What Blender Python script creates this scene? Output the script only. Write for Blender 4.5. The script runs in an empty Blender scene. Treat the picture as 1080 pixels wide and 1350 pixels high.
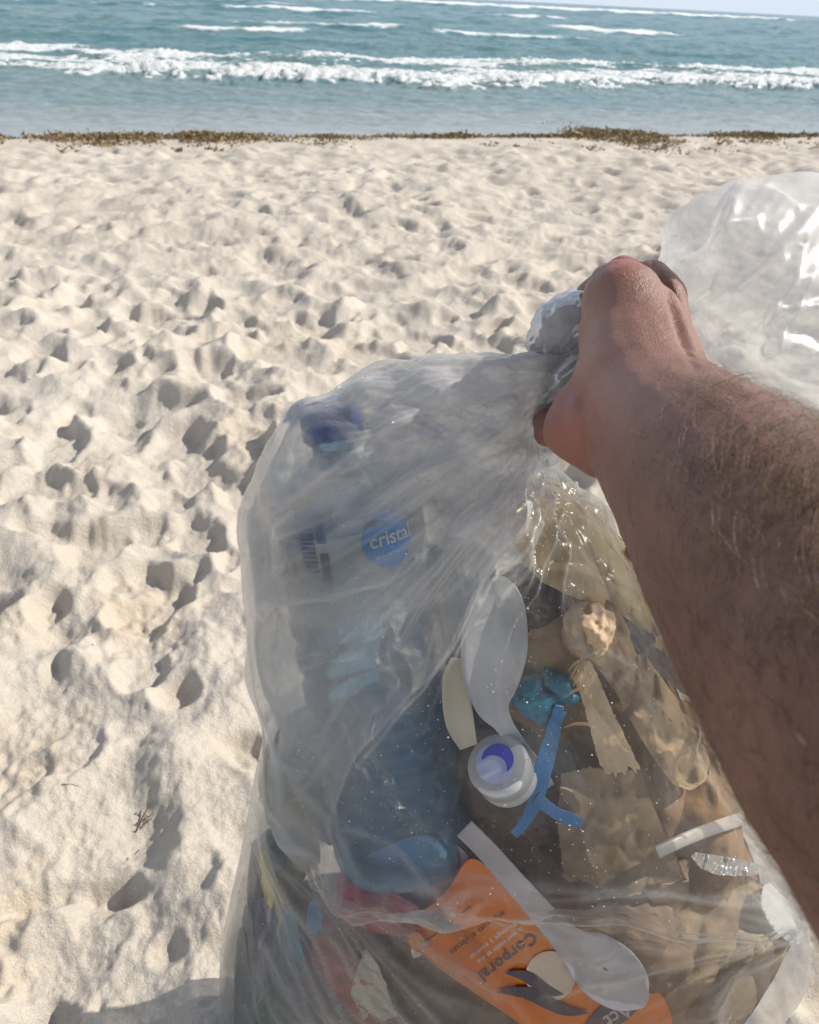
import bpy, bmesh, math, random
import numpy as np
from mathutils import Vector, Matrix
from mathutils.bvhtree import BVHTree

random.seed(7)
R = np.random.RandomState(11)
scene = bpy.context.scene
COL = scene.collection

# ------------------------------------------------------------------ camera
PITCH, ROLL, CAM_H = math.radians(32.2), math.radians(2.9), 0.9
fw = np.array([0, math.cos(PITCH), -math.sin(PITCH)])
r0 = np.array([1.0, 0, 0]); u0 = np.array([0, math.sin(PITCH), math.cos(PITCH)])
rt = r0 * math.cos(ROLL) + u0 * math.sin(ROLL)
up = u0 * math.cos(ROLL) - r0 * math.sin(ROLL)
CP = np.array([0, 0, CAM_H])
cam_d = bpy.data.cameras.new('camera'); cam = bpy.data.objects.new('camera', cam_d); COL.objects.link(cam)
cam.matrix_world = Matrix(((rt[0], up[0], -fw[0], 0), (rt[1], up[1], -fw[1], 0), (rt[2], up[2], -fw[2], CAM_H), (0, 0, 0, 1)))
cam_d.sensor_fit = 'HORIZONTAL'; cam_d.sensor_width = 36; cam_d.lens = 36
cam_d.clip_start = 0.01; cam_d.clip_end = 12000
cam_d.dof.use_dof = True; cam_d.dof.focus_distance = 0.50; cam_d.dof.aperture_fstop = 24
scene.camera = cam

# ------------------------------------------------------------------ light
SUN_AZ, SUN_EL = math.radians(73), math.radians(38)     # azimuth from +Y towards +X
world = bpy.data.worlds.new('World'); scene.world = world; world.use_nodes = True
wn = world.node_tree.nodes; wn.clear()
sky = wn.new('ShaderNodeTexSky'); sky.sky_type = 'NISHITA'; sky.sun_disc = False
sky.sun_elevation = SUN_EL; sky.sun_rotation = SUN_AZ
sky.air_density = 1.0; sky.air_density = 0.8; sky.dust_density = 0.0; sky.ozone_density = 1.0
bg = wn.new('ShaderNodeBackground'); bg.inputs['Strength'].default_value = 0.15
wo = wn.new('ShaderNodeOutputWorld')
cap_ = wn.new('ShaderNodeMix'); cap_.data_type = 'RGBA'; cap_.blend_type = 'DARKEN'; cap_.inputs[0].default_value = 1
cap_.inputs[7].default_value = (2.5, 3.5, 4.8, 1); world.node_tree.links.new(sky.outputs[0], cap_.inputs[6])   # keeps the horizon from burning out
hs_ = wn.new('ShaderNodeHueSaturation'); hs_.inputs['Saturation'].default_value = .48; world.node_tree.links.new(cap_.outputs[2], hs_.inputs['Color'])
world.node_tree.links.new(hs_.outputs[0], bg.inputs[0]); world.node_tree.links.new(bg.outputs[0], wo.inputs[0])
sd = bpy.data.lights.new('sun', 'SUN'); sd.energy = 4.0; sd.angle = math.radians(0.55); sd.color = (1.0, 0.94, 0.84)
sun = bpy.data.objects.new('sun', sd); COL.objects.link(sun)
sdir = Vector((math.sin(SUN_AZ) * math.cos(SUN_EL), math.cos(SUN_AZ) * math.cos(SUN_EL), math.sin(SUN_EL)))
sun.rotation_euler = sdir.to_track_quat('Z', 'Y').to_euler()
sun.location = (3, 3, 6)
vs = scene.view_settings
vs.view_transform = 'Standard'; vs.look = 'None'; vs.gamma = 1; vs.use_curve_mapping = False; vs.exposure = 0.38
scene.render.engine = 'CYCLES'
cy = scene.cycles
cy.max_bounces = 10; cy.transparent_max_bounces = 40; cy.transmission_bounces = 8; cy.diffuse_bounces = 4
cy.use_denoising = True; cy.caustics_reflective = False; cy.caustics_refractive = False

# ------------------------------------------------------------------ projection helpers (place things at a distance)
def ray(px, py):
    return fw + rt * ((px - 540) / 1080.0) - up * ((py - 675) / 1080.0)
def at(px, py, z):
    return CP + ray(px, py) * z
def ground(px, py, z0=0.0):
    d = ray(px, py); return CP + d * ((z0 - CAM_H) / d[2])
def to_px(P):
    d = np.asarray(P, float) - CP
    z = d @ fw; z = np.where(np.abs(z) < 1e-6, 1e-6, z)
    return 540 + 1080 * (d @ rt) / z, 675 - 1080 * (d @ up) / z, z

# ------------------------------------------------------------------ object helpers
def link(name, me, mat=None, parent=None, **tags):
    o = bpy.data.objects.new(name, me); COL.objects.link(o)
    if mat is not None: me.materials.append(mat)
    if parent is not None: o.parent = parent
    for k, v in tags.items(): o[k] = v
    return o
def mesh(name, V, F, mat=None, parent=None, smooth=True, **tags):
    me = bpy.data.meshes.new(name)
    me.from_pydata([tuple(map(float, v)) for v in V], [], [tuple(int(i) for i in f) for f in F]); me.update()
    if smooth: me.polygons.foreach_set('use_smooth', [True] * len(me.polygons))
    return link(name, me, mat, parent, **tags)
def grid_mesh(name, P, mat=None, parent=None, wrap=False, keep=None, attrs=None, **tags):
    ny, nx = P.shape[:2]
    me = bpy.data.meshes.new(name)
    i = np.arange(ny - 1)[:, None]; j = np.arange(nx if wrap else nx - 1)[None, :]
    a = i * nx + j; b = i * nx + (j + 1) % nx; c = (i + 1) * nx + (j + 1) % nx; d = (i + 1) * nx + j
    Q = np.stack([a, b, c, d], -1).reshape(-1, 4)
    if keep is not None: Q = Q[keep.reshape(-1)[Q].all(1)]
    VV = P.reshape(-1, 3)
    used = np.zeros(len(VV), bool); used[Q] = True
    idx = np.cumsum(used) - 1; Q = idx[Q]; VV = VV[used]
    me.vertices.add(len(VV)); me.vertices.foreach_set('co', VV.astype(np.float32).ravel())
    me.loops.add(Q.size); me.loops.foreach_set('vertex_index', Q.astype(np.int32).ravel())
    me.polygons.add(len(Q)); me.polygons.foreach_set('loop_start', np.arange(0, Q.size, 4, dtype=np.int32))
    me.update(calc_edges=True)
    me.polygons.foreach_set('use_smooth', np.ones(len(Q), bool))
    for k, v in (attrs or {}).items():
        at_ = me.attributes.new(k, 'FLOAT', 'POINT'); at_.data.foreach_set('value', v.reshape(-1)[used].astype(np.float32))
    return link(name, me, mat, parent, **tags)

def sstep(a, b, x):
    t = np.clip((x - a) / (b - a), 0, 1); return t * t * (3 - 2 * t)
def fnoise(ny, nx, lo, hi, slope=1.0, seed=0):
    """periodic band limited noise, wavelengths lo..hi in cells, unit variance"""
    rs = np.random.RandomState(seed)
    F = np.fft.rfft2(rs.randn(ny, nx))
    ky = np.fft.fftfreq(ny)[:, None]; kx = np.fft.rfftfreq(nx)[None, :]
    k = np.hypot(ky, kx); k[0, 0] = 1e9
    F *= np.where((k > 1.0 / hi) & (k < 1.0 / lo), k ** (-slope), 0)
    n = np.fft.irfft2(F, (ny, nx)); return n / (n.std() + 1e-12)
def bil(Mp, x, y, wrap=False):
    ny, nx = Mp.shape
    if wrap: x = np.mod(x, nx - 1e-6); y = np.mod(y, ny - 1e-6)
    else: x = np.clip(x, 0, nx - 1.001); y = np.clip(y, 0, ny - 1.001)
    x0 = x.astype(int); y0 = y.astype(int); fx = x - x0; fy = y - y0
    x1 = (x0 + 1) % nx; y1 = (y0 + 1) % ny
    return (Mp[y0, x0] * (1 - fx) + Mp[y0, x1] * fx) * (1 - fy) + (Mp[y1, x0] * (1 - fx) + Mp[y1, x1] * fx) * fy
def blur(A, n=1):
    for _ in range(n):
        A = (A + np.roll(A, 1, 0) + np.roll(A, -1, 0)) / 3; A = (A + np.roll(A, 1, 1) + np.roll(A, -1, 1)) / 3
    return A

# ------------------------------------------------------------------ material helpers
class NT:
    def __init__(s, name):
        s.m = bpy.data.materials.new(name); s.m.use_nodes = True
        s.t = s.m.node_tree; s.t.nodes.clear(); s.out = s.t.nodes.new('ShaderNodeOutputMaterial')
        s.tc = s.t.nodes.new('ShaderNodeTexCoord')
    def n(s, typ, inp=None, **kw):
        o = s.t.nodes.new('ShaderNode' + typ)
        for k, v in kw.items(): setattr(o, k, v)
        for k, v in (inp or {}).items():
            if hasattr(v, 'is_linked') or isinstance(v, bpy.types.NodeSocket): s.t.links.new(v, o.inputs[k])
            else: o.inputs[k].default_value = v
        return o
    def noise(s, scale, detail=4, rough=.55, vec=None, dist=0.0):
        return s.n('TexNoise', {'Scale': scale, 'Detail': detail, 'Roughness': rough, 'Distortion': dist, 'Vector': vec or s.tc.outputs['Object']}).outputs[0]
    def ramp(s, fac, stops):
        r = s.n('ValToRGB', {'Fac': fac}); e = r.color_ramp.elements
        while len(e) < len(stops): e.new(0.5)
        for q, (p, c) in zip(e, stops):
            q.position = p; q.color = (c, c, c, 1) if isinstance(c, (int, float)) else (*c, 1)
        return r.outputs[0]
    def math(s, op, a, b=0.0, clamp=False):
        return s.n('Math', {0: a, 1: b}, operation=op, use_clamp=clamp).outputs[0]
    def mix(s, f, a, b, bt='MIX'):
        o = s.n('Mix', {0: f}, data_type='RGBA', blend_type=bt)
        for k, v in ((6, a), (7, b)):
            if isinstance(v, bpy.types.NodeSocket): s.t.links.new(v, o.inputs[k])
            else: o.inputs[k].default_value = (*v, 1) if len(v) == 3 else v
        return o.outputs[2]
    def bump(s, h, st=.3, dist=.01, nrm=None):
        i = {'Height': h, 'Strength': st, 'Distance': dist}
        if nrm is not None: i['Normal'] = nrm
        return s.n('Bump', i).outputs[0]
    def attr(s, name): return s.n('Attribute', attribute_name=name).outputs['Fac']
    def surf(s, sh): s.t.links.new(sh, s.out.inputs[0]); return s.m
    def mixs(s, f, a, b):
        o = s.n('MixShader'); 
        if isinstance(f, bpy.types.NodeSocket): s.t.links.new(f, o.inputs[0])
        else: o.inputs[0].default_value = f
        s.t.links.new(a, o.inputs[1]); s.t.links.new(b, o.inputs[2]); return o.outputs[0]
def c4(c): return (*c, 1)
def plain(name, col, rough=.5, var=.12, scale=30, bumpst=.15, bscale=120, spec=.5, trans=0.0, sss=0.0):
    t = NT(name)
    n = t.noise(scale, 5)
    c = t.mix(t.ramp(n, [(.3, 0), (.7, 1)]), tuple(x * (1 - var) for x in col), tuple(min(1, x * (1 + var)) for x in col))
    dirt = t.ramp(t.noise(75, 6, .7, dist=.6), [(.52, 0), (.72, .35)])
    c = t.mix(dirt, c, tuple(x * .55 + y * .45 for x, y in zip(col, (.42, .34, .25))))
    spk = t.n('TexVoronoi', {'Vector': t.tc.outputs['Object'], 'Scale': 420.0}).outputs['Distance']
    c = t.mix(t.ramp(spk, [(.05, .55), (.16, 0)]), c, (.50, .43, .33))
    i = {'Base Color': c, 'Roughness': rough, 'Specular IOR Level': spec, 'Normal': t.bump(t.noise(bscale, 3), bumpst, .002)}
    p = t.n('BsdfPrincipled', i)
    if sss: p.inputs['Subsurface Weight'].default_value = sss; p.inputs['Subsurface Radius'].default_value = (.01, .005, .003)
    s = p.outputs[0]
    if trans:
        tr = t.n('BsdfTranslucent', {'Color': c4(col)})
        s = t.mixs(trans, s, tr.outputs[0])
    return t.surf(s)

# ================================================================== SAND
def sand_material():
    t = NT('sand'); P = t.tc.outputs['Object']
    big = t.noise(1.3, 4); fine = t.noise(420, 3, .7); med = t.noise(38, 5, .6)
    c = t.mix(t.ramp(big, [(.35, 0), (.65, 1)]), (.56, .505, .435), (.64, .59, .515))
    c = t.mix(t.ramp(med, [(.35, 0), (.72, .45)]), c, (.51, .445, .365))
    c = t.mix(t.ramp(fine, [(.42, 0), (.75, .55)]), c, (.36, .29, .22))
    sp = t.n('TexVoronoi', {'Vector': P, 'Scale': 300.0})
    c = t.mix(t.ramp(sp.outputs['Distance'], [(.0, .8), (.13, 0)]), c, (.62, .50, .36))
    dk = t.n('TexVoronoi', {'Vector': P, 'Scale': 95.0})
    c = t.mix(t.ramp(dk.outputs['Distance'], [(.0, .8), (.07, 0)]), c, (.22, .16, .11))
    # coarse shelly patches (yellow orange shell hash)
    shell = t.attr('shell')
    sc = t.mix(t.noise(160, 3), (.60, .42, .24), (.64, .52, .37))
    c = t.mix(t.math('MULTIPLY', shell, t.ramp(t.noise(60, 4), [(.35, 0), (.6, .5)])), c, sc)
    wet = t.attr('wet')
    c = t.mix(wet, c, (.25, .20, .155))
    rg = t.math('SUBTRACT', .95, t.math('MULTIPLY', wet, .45))
    b = t.bump(t.noise(900, 2, .7), .55, .0016)
    b = t.bump(t.noise(190, 5, .7), .6, .004, b)
    b = t.bump(t.noise(42, 5, .6), .35, .012, b)
    p = t.n('BsdfPrincipled', {'Base Color': c, 'Roughness': rg, 'Specular IOR Level': .2, 'Normal': b})
    return t.surf(p.outputs[0])

SH_P0 = np.array([-.16, 7.55]); SH_N = np.array([-.344, .939]); SH_T = np.array([.939, .344])
SEA_Z = -.12
def sea_s(x, y):
    s = (x - SH_P0[0]) * SH_N[0] + (y - SH_P0[1]) * SH_N[1]
    l = (x - SH_P0[0]) * SH_T[0] + (y - SH_P0[1]) * SH_T[1]
    return s, l

class Raster:
    def __init__(s, x0, x1, y0, y1, c, seed):
        s.x0, s.y0, s.c = x0, y0, c
        s.nx = int((x1 - x0) / c); s.ny = int((y1 - y0) / c)
        s.H = np.zeros((s.ny, s.nx)); s.S = np.zeros((s.ny, s.nx))
        m = lambda v: v / c
        ny, nx = s.ny, s.nx
        s.H += fnoise(ny, nx, m(.5), m(2.5), 1.2, seed) * .013
        s.H += fnoise(ny, nx, m(.10), m(.5), 1.3, seed + 1) * (.0115 if c < .005 else .009)
        s.W1 = fnoise(ny, nx, m(.06), m(.3), 1.2, seed + 3)
        s.W2 = fnoise(ny, nx, m(.012), m(.06), 1.0, seed + 4)
        s.R = fnoise(ny, nx, m(.008), m(.05), 1.0, seed + 5)
    def stamp(s, x, y, ang, a, b, dep, rim=.45, wallw=.28, toe=.0, tread=0.0, fill=.8, shell=0.0):
        Rm = max(a, b) * 1.9 + .02
        j0, j1 = int((x - Rm - s.x0) / s.c), int((x + Rm - s.x0) / s.c) + 1
        i0, i1 = int((y - Rm - s.y0) / s.c), int((y + Rm - s.y0) / s.c) + 1
        if j0 < 0 or i0 < 0 or j1 > s.nx or i1 > s.ny: return
        X = s.x0 + np.arange(j0, j1) * s.c - x; Y = s.y0 + np.arange(i0, i1) * s.c - y
        X, Y = np.meshgrid(X, Y)
        ca, sa = math.cos(ang), math.sin(ang)
        U = (X * ca + Y * sa) / a; V = (-X * sa + Y * ca) / b
        wd = 1 + .22 * np.cos(np.pi * U * .9 + .4)          # waisted sole
        d = (np.abs(U) ** 2.4 + np.abs(V / wd) ** 2.4) ** (1 / 2.4)
        sl = (slice(i0, i1), slice(j0, j1))
        d = d * (1 + .13 * s.W1[sl] + .055 * s.W2[sl])
        ins = 1 - sstep(1 - wallw, 1.04, d)
        h = s.H[sl]
        mean = (h * ins).sum() / (ins.sum() + 1e-6)
        h = h * (1 - fill * ins) + mean * fill * ins
        h = h - dep * ins * (1 + toe * U * .5)
        rimv = np.exp(-((d - 1.16) / .15) ** 2) * (.65 + .35 * np.clip(s.W1[sl], -1, 1.5)) * (1 + toe * U)
        h = h + dep * rim * rimv
        if tread: h = h + tread * ins * np.sign(np.sin(U * a / .0085 * math.pi)) * (np.abs(V) < .8)
        s.H[sl] = h
        if shell: s.S[sl] = np.maximum(s.S[sl], shell * np.exp(-(d / 1.3) ** 2))
    def mound(s, x, y, a, b, h, ang=0, rough=.0, shell=0.0):
        Rm = max(a, b) * 2.2
        j0, j1 = max(0, int((x - Rm - s.x0) / s.c)), min(s.nx, int((x + Rm - s.x0) / s.c) + 1)
        i0, i1 = max(0, int((y - Rm - s.y0) / s.c)), min(s.ny, int((y + Rm - s.y0) / s.c) + 1)
        if j1 <= j0 or i1 <= i0: return
        X, Y = np.meshgrid(s.x0 + np.arange(j0, j1) * s.c - x, s.y0 + np.arange(i0, i1) * s.c - y)
        ca, sa = math.cos(ang), math.sin(ang)
        U = (X * ca + Y * sa) / a; V = (-X * sa + Y * ca) / b
        sl = (slice(i0, i1), slice(j0, j1))
        g = np.exp(-(U * U + V * V) * (1 + .25 * s.W1[sl]).clip(.3, 3))
        s.H[sl] += h * g + rough * g * s.R[sl]
        if shell: s.S[sl] = np.maximum(s.S[sl], shell * g)
    def get(s, x, y):
        return (x - s.x0) / s.c, (y - s.y0) / s.c

near = Raster(-2.2, 2.6, .0, 3.2, .0032, 100)
far = Raster(-12, 13, 1.2, 9.6, .0105, 200)

def in_near(x, y, m=.35): return (near.x0 + m < x < 2.6 - m) and (m < y < 3.2 - m)
# random trampling: everyone walks along or across the beach
rs = np.random.RandomState(5)
for k in range(5200):
    x = rs.uniform(-8.5, 9.5); y = rs.uniform(1.0, 8.6)
    s_, _ = sea_s(x, y)
    if s_ > -.75: continue
    ang = rs.choice([.35, .5, 2.0, -.9]) + rs.randn() * .55
    L = rs.uniform(.05, .12); W = L * rs.uniform(.36, .6)
    dep = rs.uniform(.012, .03) * (1.0 if s_ < -2 else .7)
    k_ = rs.rand(); tr = .0016 if k_ > .8 else 0
    if s_ > -4: L *= .72; W *= .72; dep *= .8
    args = dict(rim=rs.uniform(.25, .6), toe=rs.uniform(-.5, .5), tread=tr, fill=rs.uniform(.5, .95), wallw=rs.uniform(.18, .4))
    far.stamp(x, y, ang, L, W, dep, **args)
for k in range(900):                                  # old, slumped prints under the fresh ones
    x = rs.uniform(-2.1, 2.5); y = rs.uniform(.1, 3.1)
    L = rs.uniform(.06, .12)
    near.stamp(x, y, rs.uniform(0, 3.1), L, L * rs.uniform(.5, .9), rs.uniform(.005, .015), rim=.5, wallw=.8, fill=.2)
for k in range(760):
    x = rs.uniform(-2.1, 2.5); y = rs.uniform(.3, 3.1)
    if y < 1.0 and -.75 < x < .3 and rs.rand() < .8: continue
    ang = rs.choice([.35, .5, 2.0, -.9]) + rs.randn() * .6
    L = rs.uniform(.04, .10); W = L * rs.uniform(.38, .62)
    near.stamp(x, y, ang, L, W, rs.uniform(.010, .027), rim=rs.uniform(.2, .5), toe=rs.uniform(-.5, .5),
               tread=.0011 if rs.rand() > .82 else 0, fill=rs.uniform(.5, .95), wallw=rs.uniform(.18, .45))
    if rs.rand() < .35: near.mound(x + rs.randn() * .06, y + rs.randn() * .05, .04, .03, rs.uniform(.004, .012), rough=.0016, shell=rs.choice([0, 0, .5]))
# prints that stand out in the photograph: px, py, width px, height px, tilt deg, depth
PITS = [(135,716,72,40,-22,.020),(78,578,66,46,5,.018),(76,556,30,26,0,.012),(232,572,62,34,-14,.018),(262,596,52,36,-25,.017),(40,640,80,34,-6,.018),
        (203,624,36,25,-15,.015),(222,655,46,20,-16,.012),(322,640,70,30,-4,.016),(325,592,60,42,0,.015),(190,882,66,34,-26,.016),(232,905,60,36,-14,.018),
        (52,1178,42,84,-62,.018),(140,1166,40,62,86,.019),(225,772,46,36,0,.014),(299,734,28,26,10,.012),(70,880,30,30,0,.010),(152,758,34,22,-12,.011),
        (68,792,34,24,0,.012),(330,982,66,36,-18,.017),(255,1150,70,60,-30,.008),(218,1244,44,34,-35,.011),(20,545,34,18,-14,.012),(312,760,44,14,30,.008),
        (208,410,62,18,-4,.016),(346,462,72,24,-6,.018),(380,432,62,22,-20,.016),(205,446,40,16,0,.012),(60,440,50,14,0,.010),(470,455,70,20,-8,.014),
        (265,350,60,14,0,.012),(430,380,60,14,0,.011),(560,440,70,20,0,.014),(610,400,60,16,0,.012),(640,452,70,22,0,.014),(95,985,80,60,-35,.007),(30,1010,60,50,0,.006)]
for (px, py, w, h, tl, dp) in PITS:
    g = ground(px, py); z = (CAM_H) / (-ray(px, py)[2]); sn = -ray(px, py)[2] / np.linalg.norm(ray(px, py))
    near.stamp(g[0], g[1], math.radians(tl), w / 1080 * z * .56, h / 1080 * z / sn * .56, dp * 1.35, rim=.28, wallw=.22, fill=.9)
for (px, py, rw, rh, hh, sh) in [(160,800,55,45,.012,1.0),(130,610,50,30,.012,.4),(330,580,50,30,.012,.7),(20,820,40,40,.010,.5),(250,850,80,40,.010,0),
                                 (330,860,60,60,.012,0),(110,1060,90,60,.010,0),(170,950,60,50,.006,0),(30,1000,60,60,.008,.9),(395,440,40,14,.010,.9),(5,1210,40,80,.004,1.0)]:
    g = ground(px, py); z = CAM_H / (-ray(px, py)[2]); sn = -ray(px, py)[2] / np.linalg.norm(ray(px, py))
    near.mound(g[0], g[1], rw / 1080 * z, rh / 1080 * z / sn, hh, rough=.0022 if sh else .0005, shell=sh)
# a low ridge running toward the bag
for q in range(24):
    f_ = q / 23; px = 150 + 130 * f_ + 25 * math.sin(f_ * 5); py = 860 + 300 * f_
    g = ground(px, py); near.mound(g[0], g[1], .03, .03, .0035)
def slump(Hm, c, tan_, it):
    thr = tan_ * c
    for _ in range(it):
        for ax_ in (0, 1):
            dlt = np.diff(Hm, axis=ax_); mv = .45 * (np.clip(dlt - thr, 0, None) + np.clip(dlt + thr, None, 0))
            if ax_ == 0: Hm[:-1] += mv * .5; Hm[1:] -= mv * .5
            else: Hm[:, :-1] += mv * .5; Hm[:, 1:] -= mv * .5
    return Hm
for Rr, n in ((near, 1), (far, 1)): Rr.H = slump(blur(Rr.H, n), Rr.c, .84 if Rr is near else .85, 22)
far.H += far.R * .0030
near.H += near.R * .0009 + fnoise(near.ny, near.nx, 2.2, 8, .4, 77) * .00032
# dry crumbly lumps
rs = np.random.RandomState(9)
for k in range(2600):
    i = rs.randint(6, near.ny - 8); j = rs.randint(6, near.nx - 8)
    if near.W1[i, j] > .5 or rs.rand() < .12:
        r_ = rs.randint(1, 4); near.H[i - r_:i + r_ + 1, j - r_:j + r_ + 1] += rs.uniform(.0006, .002)
near.H = .6 * near.H + .4 * blur(near.H, 1)
for k in range(4000):
    i = rs.randint(6, far.ny - 8); j = rs.randint(6, far.nx - 8)
    if far.W1[i, j] > .3: far.H[i - 1:i + 1, j - 1:j + 2] += rs.uniform(.001, .005)

def sand_h(x, y, detail=True):
    h = bil(far.H, *far.get(x, y))
    e = np.minimum.reduce([x - near.x0, 2.6 - x, y - .0, 3.2 - y])
    w = sstep(.05, .35, e)
    h = h * (1 - w) + bil(near.H, *near.get(x, y)) * w
    s_, l_ = sea_s(x, y)
    flat = sstep(-.9, -.35, s_)
    h = h * (1 - flat * .85)
    base = -.085 * sstep(-2.6, -.5, s_) - .06 * sstep(-.3, .25, s_) - .5 * sstep(.2, 10, s_)
    return h + base

ny_, nfine = 820, 560
rr = np.concatenate([np.geomspace(.02, .28, 20)[:-1], np.geomspace(.28, 15, ny_), np.geomspace(15.5, 60, 14)])
tf = np.linspace(-.78, .86, nfine)
tt = np.concatenate([np.linspace(-math.pi, -.80, 90)[:-1], tf, np.linspace(.88, math.pi, 90)])
RR, TT = np.meshgrid(rr, tt, indexing='ij')
X, Y = RR * np.sin(TT), RR * np.cos(TT)
Z = sand_h(X, Y)
s_, l_ = sea_s(X, Y)
shell_a = np.clip(bil(near.S, *near.get(X, Y)) * (X > near.x0) * (Y < 3.2), 0, 1)
shell_a = np.maximum(shell_a, .35 * sstep(1.0, 2.0, bil(far.W1, *far.get(X, Y))))
wet_a = sstep(-.25, -.05, s_ + .08 * np.sin(l_ * 1.7) + .05 * np.sin(l_ * 4.1))
sand = grid_mesh('sand_beach', np.stack([X, Y, Z], -1), sand_material(), attrs={'shell': shell_a, 'wet': wet_a}, kind='structure')

# ================================================================== SEA
def sea_material():
    t = NT('sea_water'); foam = t.attr('foam'); shal = t.attr('shallow'); grn = t.attr('green')
    geo = t.tc.outputs['Object']
    c = t.mix(t.noise(.35, 4), (.05, .155, .185), (.08, .21, .228))
    c = t.mix(grn, c, (.11, .205, .205))
    c = t.mix(shal, c, (.33, .36, .36))
    mp = t.n('Mapping', {'Vector': geo, 'Rotation': (0, 0, math.radians(-20)), 'Scale': (.45, 1.6, 1)}).outputs[0]
    b = t.bump(t.noise(1.6, 6, .62, mp), .5, .09)
    b = t.bump(t.noise(9, 5, .6, mp), .5, .02, b)
    w = t.n('BsdfPrincipled', {'Base Color': c, 'Roughness': .26, 'IOR': 1.33, 'Specular IOR Level': .5, 'Normal': b})
    fn = t.noise(5.5, 8, .72, mp, .6); fn2 = t.noise(26, 5, .7, geo)
    k = t.math('ADD', t.math('MULTIPLY', fn, .7), t.math('MULTIPLY', fn2, .3))
    thr = t.math('ADD', t.math('MULTIPLY', foam, 1.0), k)
    m = t.ramp(thr, [(.78, 0), (1.0, 1)])
    fb = t.bump(t.noise(14, 7, .75), .9, .05)
    f = t.n('BsdfPrincipled', {'Base Color': (.80, .82, .82, 1), 'Roughness': .8, 'Normal': fb})
    return t.surf(t.mixs(m, w.outputs[0], f.outputs[0]))

def smooth_noise_1d(l, f, seed):
    r_ = np.random.RandomState(seed); o = np.zeros_like(l)
    for k in range(5):
        o += np.sin(l * f * (1.7 ** k) + r_.rand() * 7) / (1.35 ** k)
    return o / 2.2
ys = np.concatenate([np.geomspace(6.6, 30, 430), np.geomspace(30.15, 260, 230), np.geomspace(266, 6000, 60)])
th = np.linspace(-.72, .72, 640)
YY, TH = np.meshgrid(ys, th, indexing='ij')
XS = YY * np.tan(TH); SX, SY = XS, YY + XS * .366 * np.exp(-YY / 400.0)
# follow the shoreline: first row just seaward of the wrack line
SY = YY + XS * .366
SY = np.where(YY > 500, YY + XS * .366 * np.exp(-(YY - 500) / 800), SY)
s_, l_ = sea_s(SX, SY)
ripA = fnoise(900, 900, 6, 60, 1.4, 31); ripB = fnoise(900, 900, 2.5, 14, 1.0, 32)
def rip(M_, sx, sy): return bil(M_, l_ * sx + 3000, s_ * sy + 3000, True)
h = .012 * rip(ripA, 22, 60) * sstep(-.2, 1.5, s_) + .004 * rip(ripB, 30, 90) * sstep(0, 1, s_)
far_amp = sstep(8, 40, s_)
h += far_amp * .05 * rip(ripA, 5, 14)
foam = np.full_like(h, -.75)
# shore break
c1 = 5.1 + .75 * smooth_noise_1d(l_, .33, 3) + .28 * smooth_noise_1d(l_, 1.6, 4)
c1 = c1 + np.where(l_ < -1.0, 1.0 * np.exp(-((l_ + 3.6) / 1.7) ** 2), 0)
d = s_ - c1
turb = .55 * rip(ripB, 40, 60) + .5 * rip(ripA, 40, 60)
low = smooth_noise_1d(l_, .8, 71); lowr = rip(ripA, 16, 30)
def sg(x): return 1 / (1 + np.exp(-np.clip(x, -60, 60)))
dj = d + .22 * turb + .22 * lowr
env = sg(dj * 5) * np.exp(-np.clip(d, 0, 99) / 2.3)
h += (.11 + .04 * low) * env * (1 + .22 * turb)
foam = np.maximum(foam, -.62 + 1.16 * sg((dj + .28) * 7) * np.exp(-(np.clip(d - 1.0, 0, 99) / (1.5 + .5 * low)) ** 2) + .34 * turb * (d > -.6) * (d < 6))
c2 = c1 + 2.5 + .8 * smooth_noise_1d(l_, .5, 8) ; d2 = s_ - c2 + .25 * lowr
h += (.09 + .04 * smooth_noise_1d(l_, 1.1, 72)) * sg(d2 * 5) * np.exp(-np.clip(d2, 0, 99) / 1.5) * (1 + .25 * turb)
foam = np.maximum(foam, -.60 + (1.08 + .30 * smooth_noise_1d(l_, .9, 73)) * sg((d2 + .2) * 6) * np.exp(-(np.clip(d2 - .8, 0, 99) / 1.9) ** 2) + .26 * turb * (d2 > -.5) * (d2 < 5))
c3 = c1 + 6.2 + 1.2 * smooth_noise_1d(l_, .4, 75); d3 = s_ - c3
foam = np.maximum(foam, -.62 + (.62 + .45 * smooth_noise_1d(l_, .7, 76)) * sg(d3 * 3) * np.exp(-np.clip(d3, 0, 99) / 1.6) + .16 * turb)
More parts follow.
